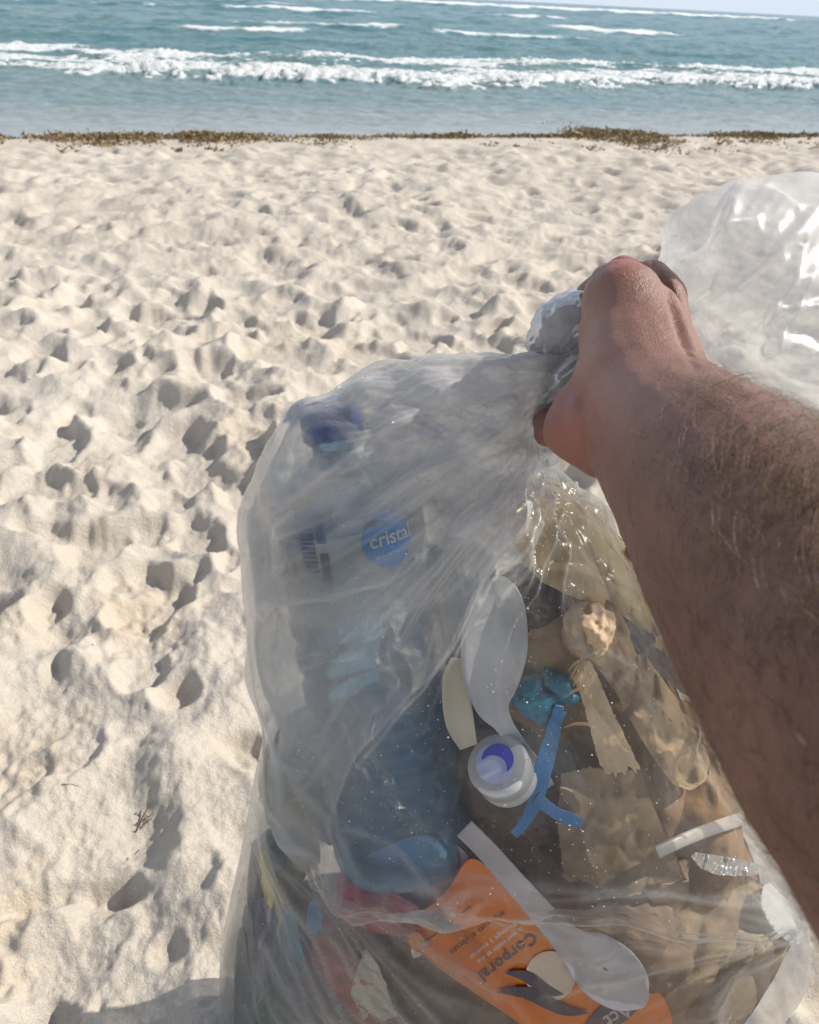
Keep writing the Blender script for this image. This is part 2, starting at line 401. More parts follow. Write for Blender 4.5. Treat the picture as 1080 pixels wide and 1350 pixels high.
# swells and small whitecaps further out
for (sc_, ht, wd, lc, lw, st, sd_) in [(13, .16, 1.2, 99, 99, -.12, 11), (21, .30, 1.6, 4.5, 4.2, .45, 12), (24, .22, 1.6, -4, 4, .18, 13), (33, .3, 2, -13, 2.4, .75, 14), (37, .3, 2, -1, 9, .22, 21),
                                      (26, .3, 2, 18, 4, .62, 15), (46, .25, 3, -24, 9, .35, 22), (58, .3, 4, 8, 5, .3, 23), (78, .3, 5, 2, 60, -.2, 16), (104, .9, 5, 12, 26, .95, 17), (116, .8, 6, 66, 50, .8, 18), (150, .6, 8, 40, 60, .2, 19), (50, .3, 4, 26, 4, .5, 24), (17, .22, 1.4, 1.5, 2.5, .55, 25), (19, .2, 1.3, 9.5, 3.5, .5, 26), (28, .28, 1.8, -9, 3.5, .5, 27), (42, .3, 2.4, 8, 6, .6, 28), (66, .4, 3, -20, 14, .5, 29)]:
    cc = sc_ + wd * .5 * smooth_noise_1d(l_, .9 / wd, sd_); dd = s_ - cc
    lat = np.exp(-np.abs((l_ - lc) / lw) ** 4) if lw < 90 else 1.0
    pr = 1 / (1 + np.exp(-dd * 6 / wd)) * np.exp(-np.clip(dd, 0, 999) / wd)
    h += ht * pr * (.45 + .55 * lat)
    br = .2 * smooth_noise_1d(l_, 4.0 / wd, sd_ + 40)
    foam = np.maximum(foam, -.6 + (st + .72 + br) * lat * pr ** .6 * 1.25)
# thin lacy foam in the shallows
lace = rip(ripA, 34, 70)
foam = np.maximum(foam, -.02 + .27 * np.clip(1 - np.abs(lace) * 2.2, -1, 1) * sstep(.3, 1.3, s_) * (1 - sstep(4, 6.5, s_)))
edge = np.exp(-((s_ - .18 - .09 * smooth_noise_1d(l_, 1.1, 50)) / .07) ** 2)
foam = np.maximum(foam, -.35 + .38 * edge)
shal = (1 - sstep(.2, 4.6, s_)) * .9
shal = np.maximum(shal, .35 * (1 - sstep(4, 11, s_)))
grn = np.clip(.55 * (1 - sstep(5, 60, s_)) + .35 * rip(ripA, 9, 22), 0, 1)
sea = grid_mesh('sea', np.stack([SX, SY, SEA_Z + h], -1), sea_material(), attrs={'foam': foam, 'shallow': shal, 'green': grn}, kind='structure')

# ================================================================== SEAWEED along the tide line
def weed_mat():
    return plain('seaweed_brown', (.27, .185, .09), .7, .5, 60, .3, 200)
def build_weed():
    rs = np.random.RandomState(21); V = []; F = []
    def frond(x, y, z, L, n):
        a = rs.uniform(0, 6.28); tl = rs.uniform(-.2, .9); w = rs.uniform(.003, .007)
        d = np.array([math.cos(a) * math.cos(tl), math.sin(a) * math.cos(tl), math.sin(tl)]); sd_ = np.cross(d, rs.randn(3)); sd_ /= np.linalg.norm(sd_)
        b = len(V); p = np.array([x, y, z])
        V.extend([p - sd_ * w, p + sd_ * w, p + d * L * .5 + sd_ * w + rs.randn(3) * .006, p + d * L * .5 - sd_ * w + rs.randn(3) * .006, p + d * L + rs.randn(3) * .01])
        F.extend([(b, b + 1, b + 2, b + 3), (b + 3, b + 2, b + 4)])
    l0 = np.linspace(-5.2, 8.5, 850)
    n1 = smooth_noise_1d(l0, 2.1, 61); n2 = smooth_noise_1d(l0, 7.0, 62)
    for l, a, b in zip(l0, n1, n2):
        dens = max(1.0, 9 + 15 * a + 8 * b)
        big = 22 * math.exp(-((l - 1.9) / .33) ** 2) + 9 * math.exp(-((l - 3.3) / .2) ** 2) + 8 * math.exp(-((l + 2.2) / 1.2) ** 2) * (b > -.4)
        for _ in range(int(max(2.0, (dens + big) * 2.2))):
            sp = .05 + .012 * big
            s = -.12 + rs.randn() * sp * 1.3 - .012 * big * .5 * (rs.rand() < .4); ll = l + rs.randn() * .03
            x = SH_P0[0] + SH_N[0] * s + SH_T[0] * ll; y = SH_P0[1] + SH_N[1] * s + SH_T[1] * ll
            zz = max(float(sand_h(np.array([x]), np.array([y]))[0]), SEA_Z)
            top = (.016 + .016 * max(a, 0) + .0024 * big) * math.exp(-((s + .12) / (sp * 1.6)) ** 2)
            frond(x, y, zz + rs.uniform(-.003, 1) * top, rs.uniform(.010, .032), 3)
    for _ in range(500):
        l = rs.uniform(-5, 8); s = -abs(rs.randn()) * .45 - .1
        cx = SH_P0[0] + SH_N[0] * s + SH_T[0] * l; cyy = SH_P0[1] + SH_N[1] * s + SH_T[1] * l
        if rs.rand() < .75: continue
        for _ in range(rs.randint(3, 22)):
            x = cx + rs.randn() * .05; y = cyy + rs.randn() * .02
            frond(x, y, float(sand_h(np.array([x]), np.array([y]))[0]) + rs.uniform(0, .012), .03, 3)
    return mesh('seaweed', V, F, weed_mat(), smooth=False, kind='stuff', label='strip of brown washed-up seaweed along the water edge', category='seaweed')
build_weed()

# ================================================================== TRASH BAG
def resample(keys, n):
    K = np.array(keys, float); t = K[:, 0]; tt = np.linspace(0, 1, n); out = []
    for c in range(1, K.shape[1]):
        m = np.gradient(K[:, c], t)
        i = np.clip(np.searchsorted(t, tt) - 1, 0, len(t) - 2); hh = t[i + 1] - t[i]; s = (tt - t[i]) / hh
        out.append((2 * s ** 3 - 3 * s ** 2 + 1) * K[i, c] + (s ** 3 - 2 * s ** 2 + s) * hh * m[i] + (-2 * s ** 3 + 3 * s ** 2) * K[i + 1, c] + (s ** 3 - s ** 2) * hh * m[i + 1])
    return tt, np.array(out).T
BAG_Y = .42
def zbag(py): return BAG_Y / (fw[1] + up[1] * -(py - 675) / 1080)
def rings(K, zl, zr, nth, refdir, warp=None, dense=0.0):
    a = np.linspace(0, 2 * math.pi, nth, endpoint=False); a = a + dense * np.cos(a)
    P = np.zeros((len(K), nth, 3))
    for k, row in enumerate(K):
        Lx, Ly, Rx, Ry, ry = row[:5]
        Lp = at(Lx, Ly, zl(k, Lx, Ly)); Rp = at(Rx, Ry, zr(k, Rx, Ry))
        c = (Lp + Rp) / 2; A = (Rp - Lp) / 2; An = A / np.linalg.norm(A)
        B = refdir - An * (refdir @ An); B /= np.linalg.norm(B)
        P[k] = c + np.outer(np.cos(a), A) + np.outer(np.sin(a), B) * ry
    return P
BAGK = [(0, 748, 470, 752, 585, .014), (.08, 690, 470, 716, 612, .022), (.18, 590, 484, 745, 650, .038), (.3, 470, 505, 800, 700, .058), (.4, 388, 536, 850, 755, .078),
        (.48, 346, 620, 885, 820, .092), (.56, 327, 710, 915, 890, .105), (.64, 323, 810, 945, 965, .115), (.72, 338, 890, 975, 1040, .122), (.78, 347, 960, 1000, 1100, .125),
        (.84, 331, 1050, 1032, 1160, .127), (.90, 317, 1155, 1052, 1222, .125), (.95, 306, 1260, 1030, 1285, .115), (1.0, 302, 1365, 965, 1340, .095)]
def bag_rings(nt, nth, dense=0.0):
    tt_, K = resample(BAGK, nt)
    P = rings(K, lambda k, x, y: zbag(y), lambda k, x, y: zbag(y), nth, np.array([0, -1.0, 0]), dense=dense)
    # close the bottom with a few shrinking rings resting on the sand
    c = P[-1].mean(0); ex = []
    for q in range(1, 15):
        f = q / 14; s = math.cos(f * math.pi / 2) ** .6 if q < 14 else 0.0
        r = c + (P[-1] - c) * s; r[:, 2] -= .035 * math.sin(f * math.pi / 2); ex.append(r)
    return np.concatenate([P, np.array(ex)], 0)
def normals(P):
    dt = np.gradient(P, axis=0); dth = (np.roll(P, -1, 1) - np.roll(P, 1, 1)) / 2
    N = np.cross(dth, dt); L = np.linalg.norm(N, axis=2, keepdims=True); N /= np.maximum(L, 1e-9)
    c = P.mean(1, keepdims=True)
    sg = np.sign(((P - c) * N).sum(2).mean()); return N * sg
S0 = bag_rings(120, 160)
def grid_bvh(P):
    ny, nx = P.shape[:2]; V = [Vector(v) for v in P.reshape(-1, 3)]
    F = [(i * nx + j, i * nx + (j + 1) % nx, (i + 1) * nx + (j + 1) % nx, (i + 1) * nx + j) for i in range(ny - 1) for j in range(nx)]
    return BVHTree.FromPolygons(V, F)
BV = grid_bvh(S0)
def inside(px, py, off):
    """a point behind the front film: seen from where the bag is held"""
    d = ray(px, py); dn = d / np.linalg.norm(d)
    h = BV.ray_cast(Vector(CP), Vector(dn))
    if h[0] is None:
        z = zbag(py); return at(px, py, z) + dn * off * .3
    return np.array(h[0]) + dn * off

BR = .046
b0 = inside(535, 1128, .056); b1 = inside(436, 548, .046)      # axis of the big bottle the film is stretched over
def seg_dist(X, Y, pts):
    best = np.full(X.shape, 1e9); tb = np.zeros(X.shape); side = np.zeros(X.shape); n = len(pts) - 1
    for i in range(n):
        (x0, y0), (x1, y1) = pts[i], pts[i + 1]; dx, dy = x1 - x0, y1 - y0; L2 = dx * dx + dy * dy
        t = np.clip(((X - x0) * dx + (Y - y0) * dy) / L2, 0, 1)
        d = np.hypot(X - x0 - t * dx, Y - y0 - t * dy); sg = np.sign((X - x0) * dy - (Y - y0) * dx)
        m = d < best; best = np.where(m, d, best); tb = np.where(m, (i + t) / n, tb); side = np.where(m, sg, side)
    return best, tb, side
def curve_pts(a, b, bow, n=5):
    a, b = np.array(a, float), np.array(b, float); d = b - a; nrm = np.array([-d[1], d[0]])
    return [tuple(a + d * s + nrm * bow * 4 * s * (1 - s)) for s in np.linspace(0, 1, n)]
rs = np.random.RandomState(44)
CREASES = []   # (pts, amp, width px, sharp)
C_ = CREASES.append
C_(([(752, 520), (690, 600), (660, 700), (600, 830), (560, 900), (490, 985), (470, 1010)], .007, 7))
C_(([(745, 560), (706, 610), (690, 690), (640, 780), (600, 850), (560, 960)], .006, 6))
C_(([(705, 590), (690, 690), (665, 760)], .006, 6))
C_(([(700, 470), (600, 520), (560, 550), (500, 585), (420, 640), (350, 700)], .006, 9))
C_(([(740, 500), (640, 560), (580, 590), (500, 590)], .005, 8))
C_(([(575, 722), (500, 770), (440, 790), (340, 800)], .006, 7))
C_(([(350, 960), (395, 1050), (440, 1140)], .010, 9))
C_(([(440, 1075), (520, 1095), (600, 1150), (640, 1168)], .006, 7))
C_(([(440, 1135), (540, 1140), (640, 1172), (760, 1190), (880, 1215), (1045, 1205)], .007, 8))
C_(([(800, 640), (835, 745), (880, 880), (920, 1000), (958, 1092)], .004, 4))
C_(([(460, 1150), (560, 1230), (680, 1330), (720, 1380)], .005, 7))
C_(([(325, 820), (345, 900), (380, 985), (440, 1130)], .005, 6))
C_(([(700, 1160), (860, 1160), (1040, 1190)], .004, 6))
for k in range(74):
    e = rs.uniform(0, 1) ** 1.7; ex = np.interp(e, [0, .35, .6, 1], [385, 340, 460, 800]) + rs.uniform(-25, 25); ey = np.interp(e, [0, .35, .6, 1], [540, 800, 900, 800]) + rs.uniform(-25, 25)
    s0 = rs.uniform(0, .35); s1 = rs.uniform(.45, 1.0); a = np.array([750, 475 + 105 * e]); b = np.array([ex, ey])
    C_((curve_pts(a + (b - a) * s0, a + (b - a) * s1, rs.uniform(-.05, .05)), rs.choice([rs.uniform(.001, .003), rs.uniform(.003, .0065)]), rs.uniform(4, 9)))
for k in range(40):
    a = (rs.uniform(305, 440), rs.uniform(960, 1330)); L = rs.uniform(120, 380); an = math.radians(rs.uniform(42, 66))
    C_((curve_pts(a, (a[0] + L * math.cos(an), a[1] + L * math.sin(an)), rs.uniform(-.06, .10)), rs.uniform(.002, .006), rs.uniform(4.5, 9)))
for k in range(16):
    b = (rs.uniform(560, 900), rs.uniform(1150, 1290)); C_((curve_pts((445, 1135 + rs.uniform(-8, 25)), b, rs.uniform(-.05, .05)), rs.uniform(.0016, .005), rs.uniform(4.5, 8)))
for k in range(18):
    b = (rs.uniform(700, 930), rs.uniform(1170, 1360)); C_((curve_pts((1046, 1226), b, rs.uniform(-.06, .06)), rs.uniform(.0016, .0045), rs.uniform(4.5, 8)))
for k in range(34):
    a = (rs.uniform(340, 950), rs.uniform(640, 1150)); L = rs.uniform(40, 150); an = rs.uniform(0, 6.28)
    C_((curve_pts(a, (a[0] + L * math.cos(an), a[1] + L * math.sin(an)), rs.uniform(-.15, .15)), rs.uniform(.0008, .0022), rs.uniform(3, 6)))

def film_detail(P, N, seed, creases, amp=1.0, wrap=True):
    X, Y, Zd = to_px(P)
    V = P - CP; V /= np.linalg.norm(V, axis=2, keepdims=True)
    facing = sstep(-.1, .35, -(N * V).sum(2))
    d = np.zeros(X.shape); cr = np.zeros(X.shape)
    for pts, A, w in creases:
        A_ = np.array(pts); x0, y0 = A_.min(0) - 5 * w; x1, y1 = A_.max(0) + 5 * w
        m = (X > x0) & (X < x1) & (Y > y0) & (Y < y1)
        if not m.any(): continue
        ds, t, sd_ = seg_dist(X[m], Y[m], pts)
        fade = np.sin(np.clip(t * .94 + .03, 0, 1) * math.pi) ** .6
        e = np.where(sd_ > 0, ds / w, ds / (w * 2.6))
        g = np.exp(-e ** 1.25) * fade
        d[m] += A * g * (1 if A > 0 else 1); cr[m] = np.maximum(cr[m], np.exp(-(ds / (w * .42)) ** 2) * fade * min(1, A / .004))
    ny, nx = X.shape
    n1 = fnoise(ny, nx, 30, 160, 1.4, seed); n2 = fnoise(ny, nx, 7, 40, 1.2, seed + 1); n3 = fnoise(ny, nx, 3, 12, .8, seed + 2)
    rid = 1 - np.abs(n2) * 1.3
    dd = .0034 * n1 + .00045 * np.clip(rid, -.5, 1) + .00006 * n3
    # pleats gathered at the neck
    tq = (.3 + .7 * sstep(.06, .42, np.linspace(0, 1, ny)))[:, None]
    return (dd * amp + d * facing * tq), cr * facing

def film_material(name, milk, bluish=0.0, rough=.22, creaseboost=.42, edge=False, alb=1.0, gloss=.55):
    t = NT(name); P = t.tc.outputs['Object']
    lw = t.n('LayerWeight', {'Blend': .35}).outputs['Facing']
    mp = t.n('Mapping', {'Vector': P, 'Scale': (1, 1, .55), 'Rotation': (0, .5, 0)}).outputs[0]
    nz = t.ramp(t.noise(9, 5, .6, mp, .8), [(.3, 0), (.75, 1)])
    streak = t.ramp(t.noise(38, 6, .65, mp, 1.5), [(.45, 0), (.8, 1)])
    m = t.math('ADD', milk * .78, t.math('MULTIPLY', nz, milk * .4))
    m = t.math('ADD', m, t.math('MULTIPLY', streak, milk * .3))
    m = t.math('MULTIPLY', m, t.attr('milk'))
    m = t.math('ADD', m, t.math('MULTIPLY', t.math('POWER', lw, 3.0), .24))
    m = t.math('ADD', m, t.math('MULTIPLY', t.math('MULTIPLY', t.attr('crease'), creaseboost), t.math('ADD', .38, t.math('MULTIPLY', t.attr('milk'), .6, True))), True)
    col = (.95 * alb, .94 * alb, (.925 + .02 * bluish) * alb, 1)
    b = t.bump(t.noise(42, 3, .5, mp, .8), .10, .004)
    b = t.bump(t.noise(420, 3, .6), .06, .0006, b)
    tr = t.n('BsdfTranslucent', {'Color': col, 'Normal': b}).outputs[0]
    df = t.n('BsdfDiffuse', {'Color': col, 'Normal': b}).outputs[0]
    body = t.mixs(.36, tr, df)
    clear = t.n('BsdfTransparent', {'Color': (.965, .965, .955, 1)}).outputs[0]
    s = t.mixs(m, clear, body)
    gl = t.n('BsdfGlossy', {'Color': (1, 1, 1, 1), 'Roughness': rough, 'Normal': b}).outputs[0]
    fr = t.n('Fresnel', {'IOR': 1.45, 'Normal': b}).outputs[0]
    fr = t.math('MULTIPLY', fr, gloss, True)
    s = t.mixs(fr, s, gl)
    if edge: s = t.mixs(t.attr('edge'), clear, s)
    return t.surf(s)
FILM = film_material('bag_film', .22, gloss=.62)
FILM_FOLD = film_material('bag_film_doubled', .60, .0, .3, .5, True)
FILM_TOP = film_material('bag_film_loose', .46, .1, .5, alb=.88, gloss=.11)
FILM_BUNCH = film_material('bag_film_bunched', .85, .6, .35, alb=.6, gloss=.45)

NT_, NTH = 430, 560
S1 = bag_rings(NT_, NTH, .55); N1 = normals(S1)
dd, cr = film_detail(S1, N1, 301, CREASES)
tfade = np.ones(S1.shape[0]); tfade[-14:] = np.linspace(1, .1, 14)
# the upper lobe sags over the lower part along a ledge
X1, Y1, _ = to_px(S1)
ledge = np.interp(X1, [300, 350, 395, 440, 640, 880, 1060], [930, 950, 1045, 1135, 1172, 1212, 1215])
Vw = S1 - CP; Vw /= np.linalg.norm(Vw, axis=2, keepdims=True); fc = sstep(0, .4, -(N1 * Vw).sum(2))
up_ = 1 - sstep(-9, 9, Y1 - ledge)
dd += fc * (.014 * np.exp(-np.clip(ledge - Y1, 0, 999) / 60) * up_ - .004 * (1 - up_) * np.exp(-np.clip(Y1 - ledge, 0, 999) / 80)) * sstep(300, 420, X1)
dd = blur(dd, 1)
gather = np.concatenate([sstep(0, .16, np.linspace(0, 1, NT_)), np.ones(14)])[:, None]
th_ = np.linspace(0, 2 * math.pi, NTH, endpoint=False)[None, :]
pl = .0035 * (1 - gather) * (np.abs(np.sin(th_ * 8 + .8 * np.sin(th_ * 3))) + .5 * np.sin(th_ * 17 + 1)) 
S2 = S1 + N1 * ((dd * (.25 + .75 * gather) + pl) * tfade[:, None])[..., None]
S2[..., 2] = np.maximum(S2[..., 2], .004)
def soft(X, Y, cx, cy_, r): return np.exp(-(np.hypot(X - cx, Y - cy_) / r) ** 2)
def milk_map(X, Y):
    lob = 1 - sstep(0, 60, X - np.interp(Y, [460, 600, 700, 800, 900, 1000, 1140], [760, 700, 655, 620, 545, 470, 440]))
    m = .36 + 1.3 * lob * (1 - .75 * sstep(960, 1120, Y)) + .25 * (1 - sstep(600, 760, Y)) - .12 * sstep(1050, 1200, Y)
    m += .5 * (1 - sstep(372, 440, X)) * sstep(560, 640, Y) * (1 - sstep(930, 1020, Y))
    m *= 1 - .93 * soft(X, Y, 512, 708, 64) - .85 * soft(X, Y, 412, 722, 62) - .93 * soft(X, Y, 435, 572, 50)
    m *= 1 - .6 * soft(X, Y, 540, 900, 170) - .5 * soft(X, Y, 700, 1260, 150)
    return np.clip(m, .06, 1.5)
def stretch(P, R_):
    ax_ = (b1 - b0) / np.linalg.norm(b1 - b0); L = np.linalg.norm(b1 - b0)
    h = (P - b0) @ ax_; q = P - b0 - h[..., None] * ax_; r = np.linalg.norm(q, axis=2, keepdims=True)
    Rn = np.interp(h / L, [-.05, 0, .82, .92, 1.03, 1.1], [0, R_, R_, .022, .021, 0])[..., None]
    k = 1e-3; need = np.where(r < Rn, Rn, r); need = r + np.log1p(np.exp(np.clip((Rn - r) / .0015, -30, 30))) * .0015
    m = (fc > .0)[..., None]
    return np.where(m, P + q / np.maximum(r, 1e-6) * (need - r), P)
S2 = stretch(S2, BR + .0035)
bag = grid_mesh('trash_bag', S2, FILM, wrap=True, attrs={'crease': cr, 'milk': milk_map(X1, Y1)},
                label='half-clear plastic bag full of beach litter held by its twisted neck', category='trash bag')

def in_poly(X, Y, poly):
    ins = np.zeros(X.shape, bool); n = len(poly)
    for i in range(n):
        (x0, y0), (x1, y1) = poly[i], poly[(i + 1) % n]
        c = ((y0 > Y) != (y1 > Y)) & (X < (x1 - x0) * (Y - y0) / (y1 - y0 + 1e-9) + x0); ins ^= c
    return ins
def smooth_pts(poly, it=2):
    P = np.array(poly, float)
    for _ in range(it):
        Nx = np.roll(P, -1, 0); P = np.stack([.75 * P + .25 * Nx, .25 * P + .75 * Nx], 1).reshape(-1, 2)
    return P
def film_layer(name, poly, off, seed, mat, extra, jitter=7, mk=.85, gap=.002):
    ncr = [(p, a * rs.uniform(.5, 1.2), w) for p, a, w in extra]
    d2, c2_ = film_detail(S1, N1, seed, ncr, 1.1)
    P = S1 + N1 * (dd + .6 * (d2) + off)[..., None]
    P = stretch(P, BR + gap)
    X, Y, _ = to_px(P)
    wn = fnoise(*X.shape, 50, 220, 1.4, seed + 9)
    XJ, YJ = X + wn * jitter, Y + np.roll(wn, 40, 1) * jitter
    sp = smooth_pts(poly); ins = in_poly(XJ, YJ, sp); dist, _, _ = seg_dist(XJ, YJ, list(sp) + [tuple(sp[0])])
    sdist = np.where(ins, dist, -dist)
    keep = (sdist > -6) & (fc > .02); keep[-16:] = False
    edge = sstep(-1.5, 1.5, sdist) * sstep(.02, .12, fc)
    c2_ = np.maximum(c2_, .55 * np.exp(-((sdist - 3) / 2.2) ** 2) * (fc > .1))
    return grid_mesh(name, P, mat, bag, wrap=True, keep=keep, attrs={'crease': c2_, 'edge': edge, 'milk': milk_map(X, Y) * mk})
def rand_creases(n, x0, x1, y0, y1, a0, a1, amp, w):
    o = []
    for k in range(n):
        a = (rs.uniform(x0, x1), rs.uniform(y0, y1)); L = rs.uniform(60, 260); an = math.radians(rs.uniform(a0, a1))
        o.append((curve_pts(a, (a[0] + L * math.cos(an), a[1] + L * math.sin(an)), rs.uniform(-.08, .08)), rs.uniform(.3, 1) * amp, rs.uniform(.6, 1.4) * w))
    return o
film_layer('film_fold', [(760, 440), (600, 440), (340, 520), (300, 700), (300, 800), (440, 792), (510, 765), (575, 722), (600, 735), (655, 700), (700, 600), (760, 600)], -.005, 401, FILM_FOLD,
           rand_creases(26, 380, 740, 480, 700, 115, 165, .003, 6))
film_layer('film_fold', [(700, 585), (640, 690), (560, 640), (300, 640), (300, 900), (345, 985), (400, 1070), (440, 1138), (455, 1040), (520, 930), (600, 845), (655, 770), (700, 650)], -.009, 421, FILM_FOLD,
           rand_creases(22, 330, 640, 700, 1000, 100, 150, .003, 6), 7, .75, .0028)
film_layer('film_fold', [(330, 960), (400, 1065), (440, 1140), (640, 1172), (700, 1165), (860, 1155), (1060, 1190), (1060, 1250), (880, 1235), (660, 1200), (560, 1205), (640, 1300), (700, 1420), (280, 1420), (300, 1200)], -.006, 441, FILM_FOLD,
           rand_creases(46, 300, 640, 980, 1350, 40, 68, .0035, 5), 10, .3, .0012)

# loose upper part of the bag billowing behind the wrist
TOPK = [(0, 880, 400, 903, 462, .010), (.12, 872, 352, 925, 486, .026), (.22, 872, 320, 955, 515, .045), (.35, 896, 288, 1010, 550, .065), (.5, 952, 264, 1090, 600, .08),
        (.65, 1030, 252, 1190, 640, .085), (.8, 1120, 256, 1300, 660, .085), (1, 1260, 290, 1430, 640, .08)]
tt_, TK = resample(TOPK, 260)
TP = rings(TK, lambda k, x, y: .455 + .11 * k / 259, lambda k, x, y: .43 + .10 * k / 259, 420, np.array([0.0, -1, .3]))
TN = normals(TP)
tcr = [([(930, 300), (900, 330), (885, 350)], .004, 6), ([(945, 360), (938, 385), (915, 400)], .006, 6), ([(880, 350), (940, 320), (1000, 295)], .005, 7), ([(1080, 290), (1040, 370), (1000, 430), (970, 450)], .005, 6),
       ([(1080, 330), (1050, 400), (1020, 450), (1000, 470)], .005, 6), ([(915, 455), (970, 480), (1040, 530), (1080, 560)], .006, 8), ([(940, 470), (1020, 490), (1080, 480)], .004, 6), ([(1000, 262), (1045, 285), (1080, 280)], .006, 8)]
for k in range(40):
    a = (900, 435); an = math.radians(rs.uniform(-70, 40)); r1 = rs.uniform(30, 150); L = rs.uniform(50, 170)
    p0 = (a[0] + r1 * math.cos(an), a[1] + r1 * math.sin(an)); tcr.append((curve_pts(p0, (p0[0] + L * math.cos(an), p0[1] + L * math.sin(an)), rs.uniform(-.12, .12)), rs.uniform(.001, .004), rs.uniform(3, 7)))
for k in range(46):
    a = (rs.uniform(930, 1090), rs.uniform(330, 540)); an = math.radians(rs.uniform(95, 135)); L = rs.uniform(14, 50)
    tcr.append((curve_pts(a, (a[0] + L * math.cos(an), a[1] + L * math.sin(an)), rs.uniform(-.2, .2)), rs.uniform(.0006, .0016), rs.uniform(1.6, 3)))
td, tc_ = film_detail(TP, TN, 501, tcr, .45); td = blur(td, 1)
tg = sstep(0, .2, np.linspace(0, 1, 260))[:, None]
th2 = np.linspace(0, 2 * math.pi, 420, endpoint=False)[None, :]
TP2 = TP + TN * (td * (.3 + .7 * tg) + .002 * (1 - tg) * np.abs(np.sin(th2 * 9 + np.sin(th2 * 2))))[..., None]
grid_mesh('loose_top', TP2, FILM_TOP, bag, wrap=True, attrs={'crease': tc_, 'milk': np.ones(TP.shape[:2])})

def blob(name, c, axes, mat, parent=None, sub=4, amp=.15, freq=3.0, seed=0, sharp=1.0, **tags):
    """crumpled lump: icosphere pushed by ridged noise; axes = three world vectors"""
    bm = bmesh.new(); bmesh.ops.create_icosphere(bm, subdivisions=sub, radius=1)
    from mathutils import noise
    o3 = Vector((seed * 3.1, seed * 1.7, -seed * 2.3)); A = np.array(axes)
    for v in bm.verts:
        n = v.co.normalized(); q = n * freq + o3
        a = 1 - abs(noise.noise(q)) * 2.6; b = 1 - abs(noise.noise(q * 2.3)) * 2.6; cc = noise.noise(q * .6)
        r = 1 + amp * (a * .8 + b * .4 * sharp + cc * 1.2)
        v.co = Vector(np.array(c) + (np.array(n * r) @ A))
    me = bpy.data.meshes.new(name); bm.to_mesh(me); bm.free()
    me.attributes.new('crease', 'FLOAT', 'POINT')
    a_ = me.attributes.new('milk', 'FLOAT', 'POINT'); a_.data.foreach_set('value', [1.0] * len(me.vertices))
    if sharp < 1.5: me.polygons.foreach_set('use_smooth', [True] * len(me.polygons))
    return link(name, me, mat, parent, **tags)
def axes_px(px, py, z, rx, ry_, rz, ang=0):
    """world axes for a lump that spans rx, ry px at depth z, rz metres deep"""
    s = z / 1080; ca, sa = math.cos(ang), math.sin(ang)
    return [(rt * ca - up * sa) * rx * s, (rt * sa + up * ca) * ry_ * s, fw * rz]
blob('bunched_film', at(742, 430, .452), axes_px(742, 430, .452, 50, 36, .02, -.65), FILM_BUNCH, bag, 5, .09, 1.9, 4)
blob('bunched_film', at(752, 505, .445), axes_px(742, 500, .445, 55, 30, .018, -.9), FILM_BUNCH, bag, 5, .11, 2.3, 9)

# ================================================================== ARM AND FIST
def capsule(bm, p0, r0_, p1, r1_, n=20):
    p0, p1 = np.array(p0), np.array(p1); d = p1 - p0; L = np.linalg.norm(d); d /= L
    x = np.cross(d, [0, 0, 1.0]); 
    if np.linalg.norm(x) < .1: x = np.cross(d, [1.0, 0, 0])
    x /= np.linalg.norm(x); y = np.cross(d, x); rows = []
    prof = [(-math.cos(a) * r0_, math.sin(a) * r0_) for a in np.linspace(.15, math.pi / 2, 6)] + [(L + math.sin(a) * r1_, math.cos(a) * r1_) for a in np.linspace(0, math.pi / 2 - .15, 6)]
    for (h, r) in prof:
        rows.append([bm.verts.new(p0 + d * h + (x * math.cos(a) + y * math.sin(a)) * r) for a in np.linspace(0, 2 * math.pi, n, endpoint=False)])
    for a, b in zip(rows, rows[1:]):
        for i in range(n): bm.faces.new((a[i], a[(i + 1) % n], b[(i + 1) % n], b[i]))
    bm.faces.new(rows[0][::-1]); bm.faces.new(rows[-1])
def chain(bm, pts):
    P = [(at(x, y, z), r) for x, y, z, r in pts]
    for (a, ra), (b, rb) in zip(P, P[1:]): capsule(bm, a, ra, b, rb)
bm = bmesh.new()
def pr(px, z): return px * z / 1080
chain(bm, [(846, 490, .385, pr(76, .385)), (853, 525, .371, pr(86, .371)), (872, 565, .352, pr(103, .352)), (958, 655, .295, pr(146, .295)), (1052, 778, .245, pr(188, .245)), (1190, 940, .198, pr(245, .198)), (1345, 1110, .168, pr(290, .168)), (1700, 1500, .135, pr(330, .15))])
chain(bm, [(850, 520, .372, .0300), (836, 440, .405, .0270)])
chain(bm, [(838, 455, .395, .0265), (822, 400, .402, .0205), (818, 388, .405, .0175)])
chain(bm, [(888, 482, .398, .0105), (872, 395, .428, .0135), (858, 368, .440, .0105)])
chain(bm, [(800, 590, .372, .0150), (758, 566, .382, .0150), (770, 540, .385, .0150)])
chain(bm, [(790, 560, .375, .0190), (820, 500, .385, .0230)])
FG = [[(872, 392, .436, .0120), (822, 357, .450, .0085), (778, 388, .478, .0082), (776, 440, .475, .0078)],
      [(862, 432, .455, .0125), (806, 396, .490, .0090), (756, 424, .495, .0086), (757, 482, .470, .0080)],
      [(845, 470, .455, .0120), (780, 446, .490, .0088), (734, 486, .486, .0083), (742, 535, .455, .0078)],
      [(815, 510, .440, .0115), (760, 505, .470, .0082), (722, 540, .455, .0078), (722, 572, .425, .0074)],
      [(822, 392, .405, .0150), (806, 374, .425, .0115), (792, 384, .442, .0095)]]
for fch in FG: chain(bm, fch)
me = bpy.data.meshes.new('arm_raw'); bm.to_mesh(me); bm.free()
tmp = bpy.data.objects.new('arm_raw', me); COL.objects.link(tmp)
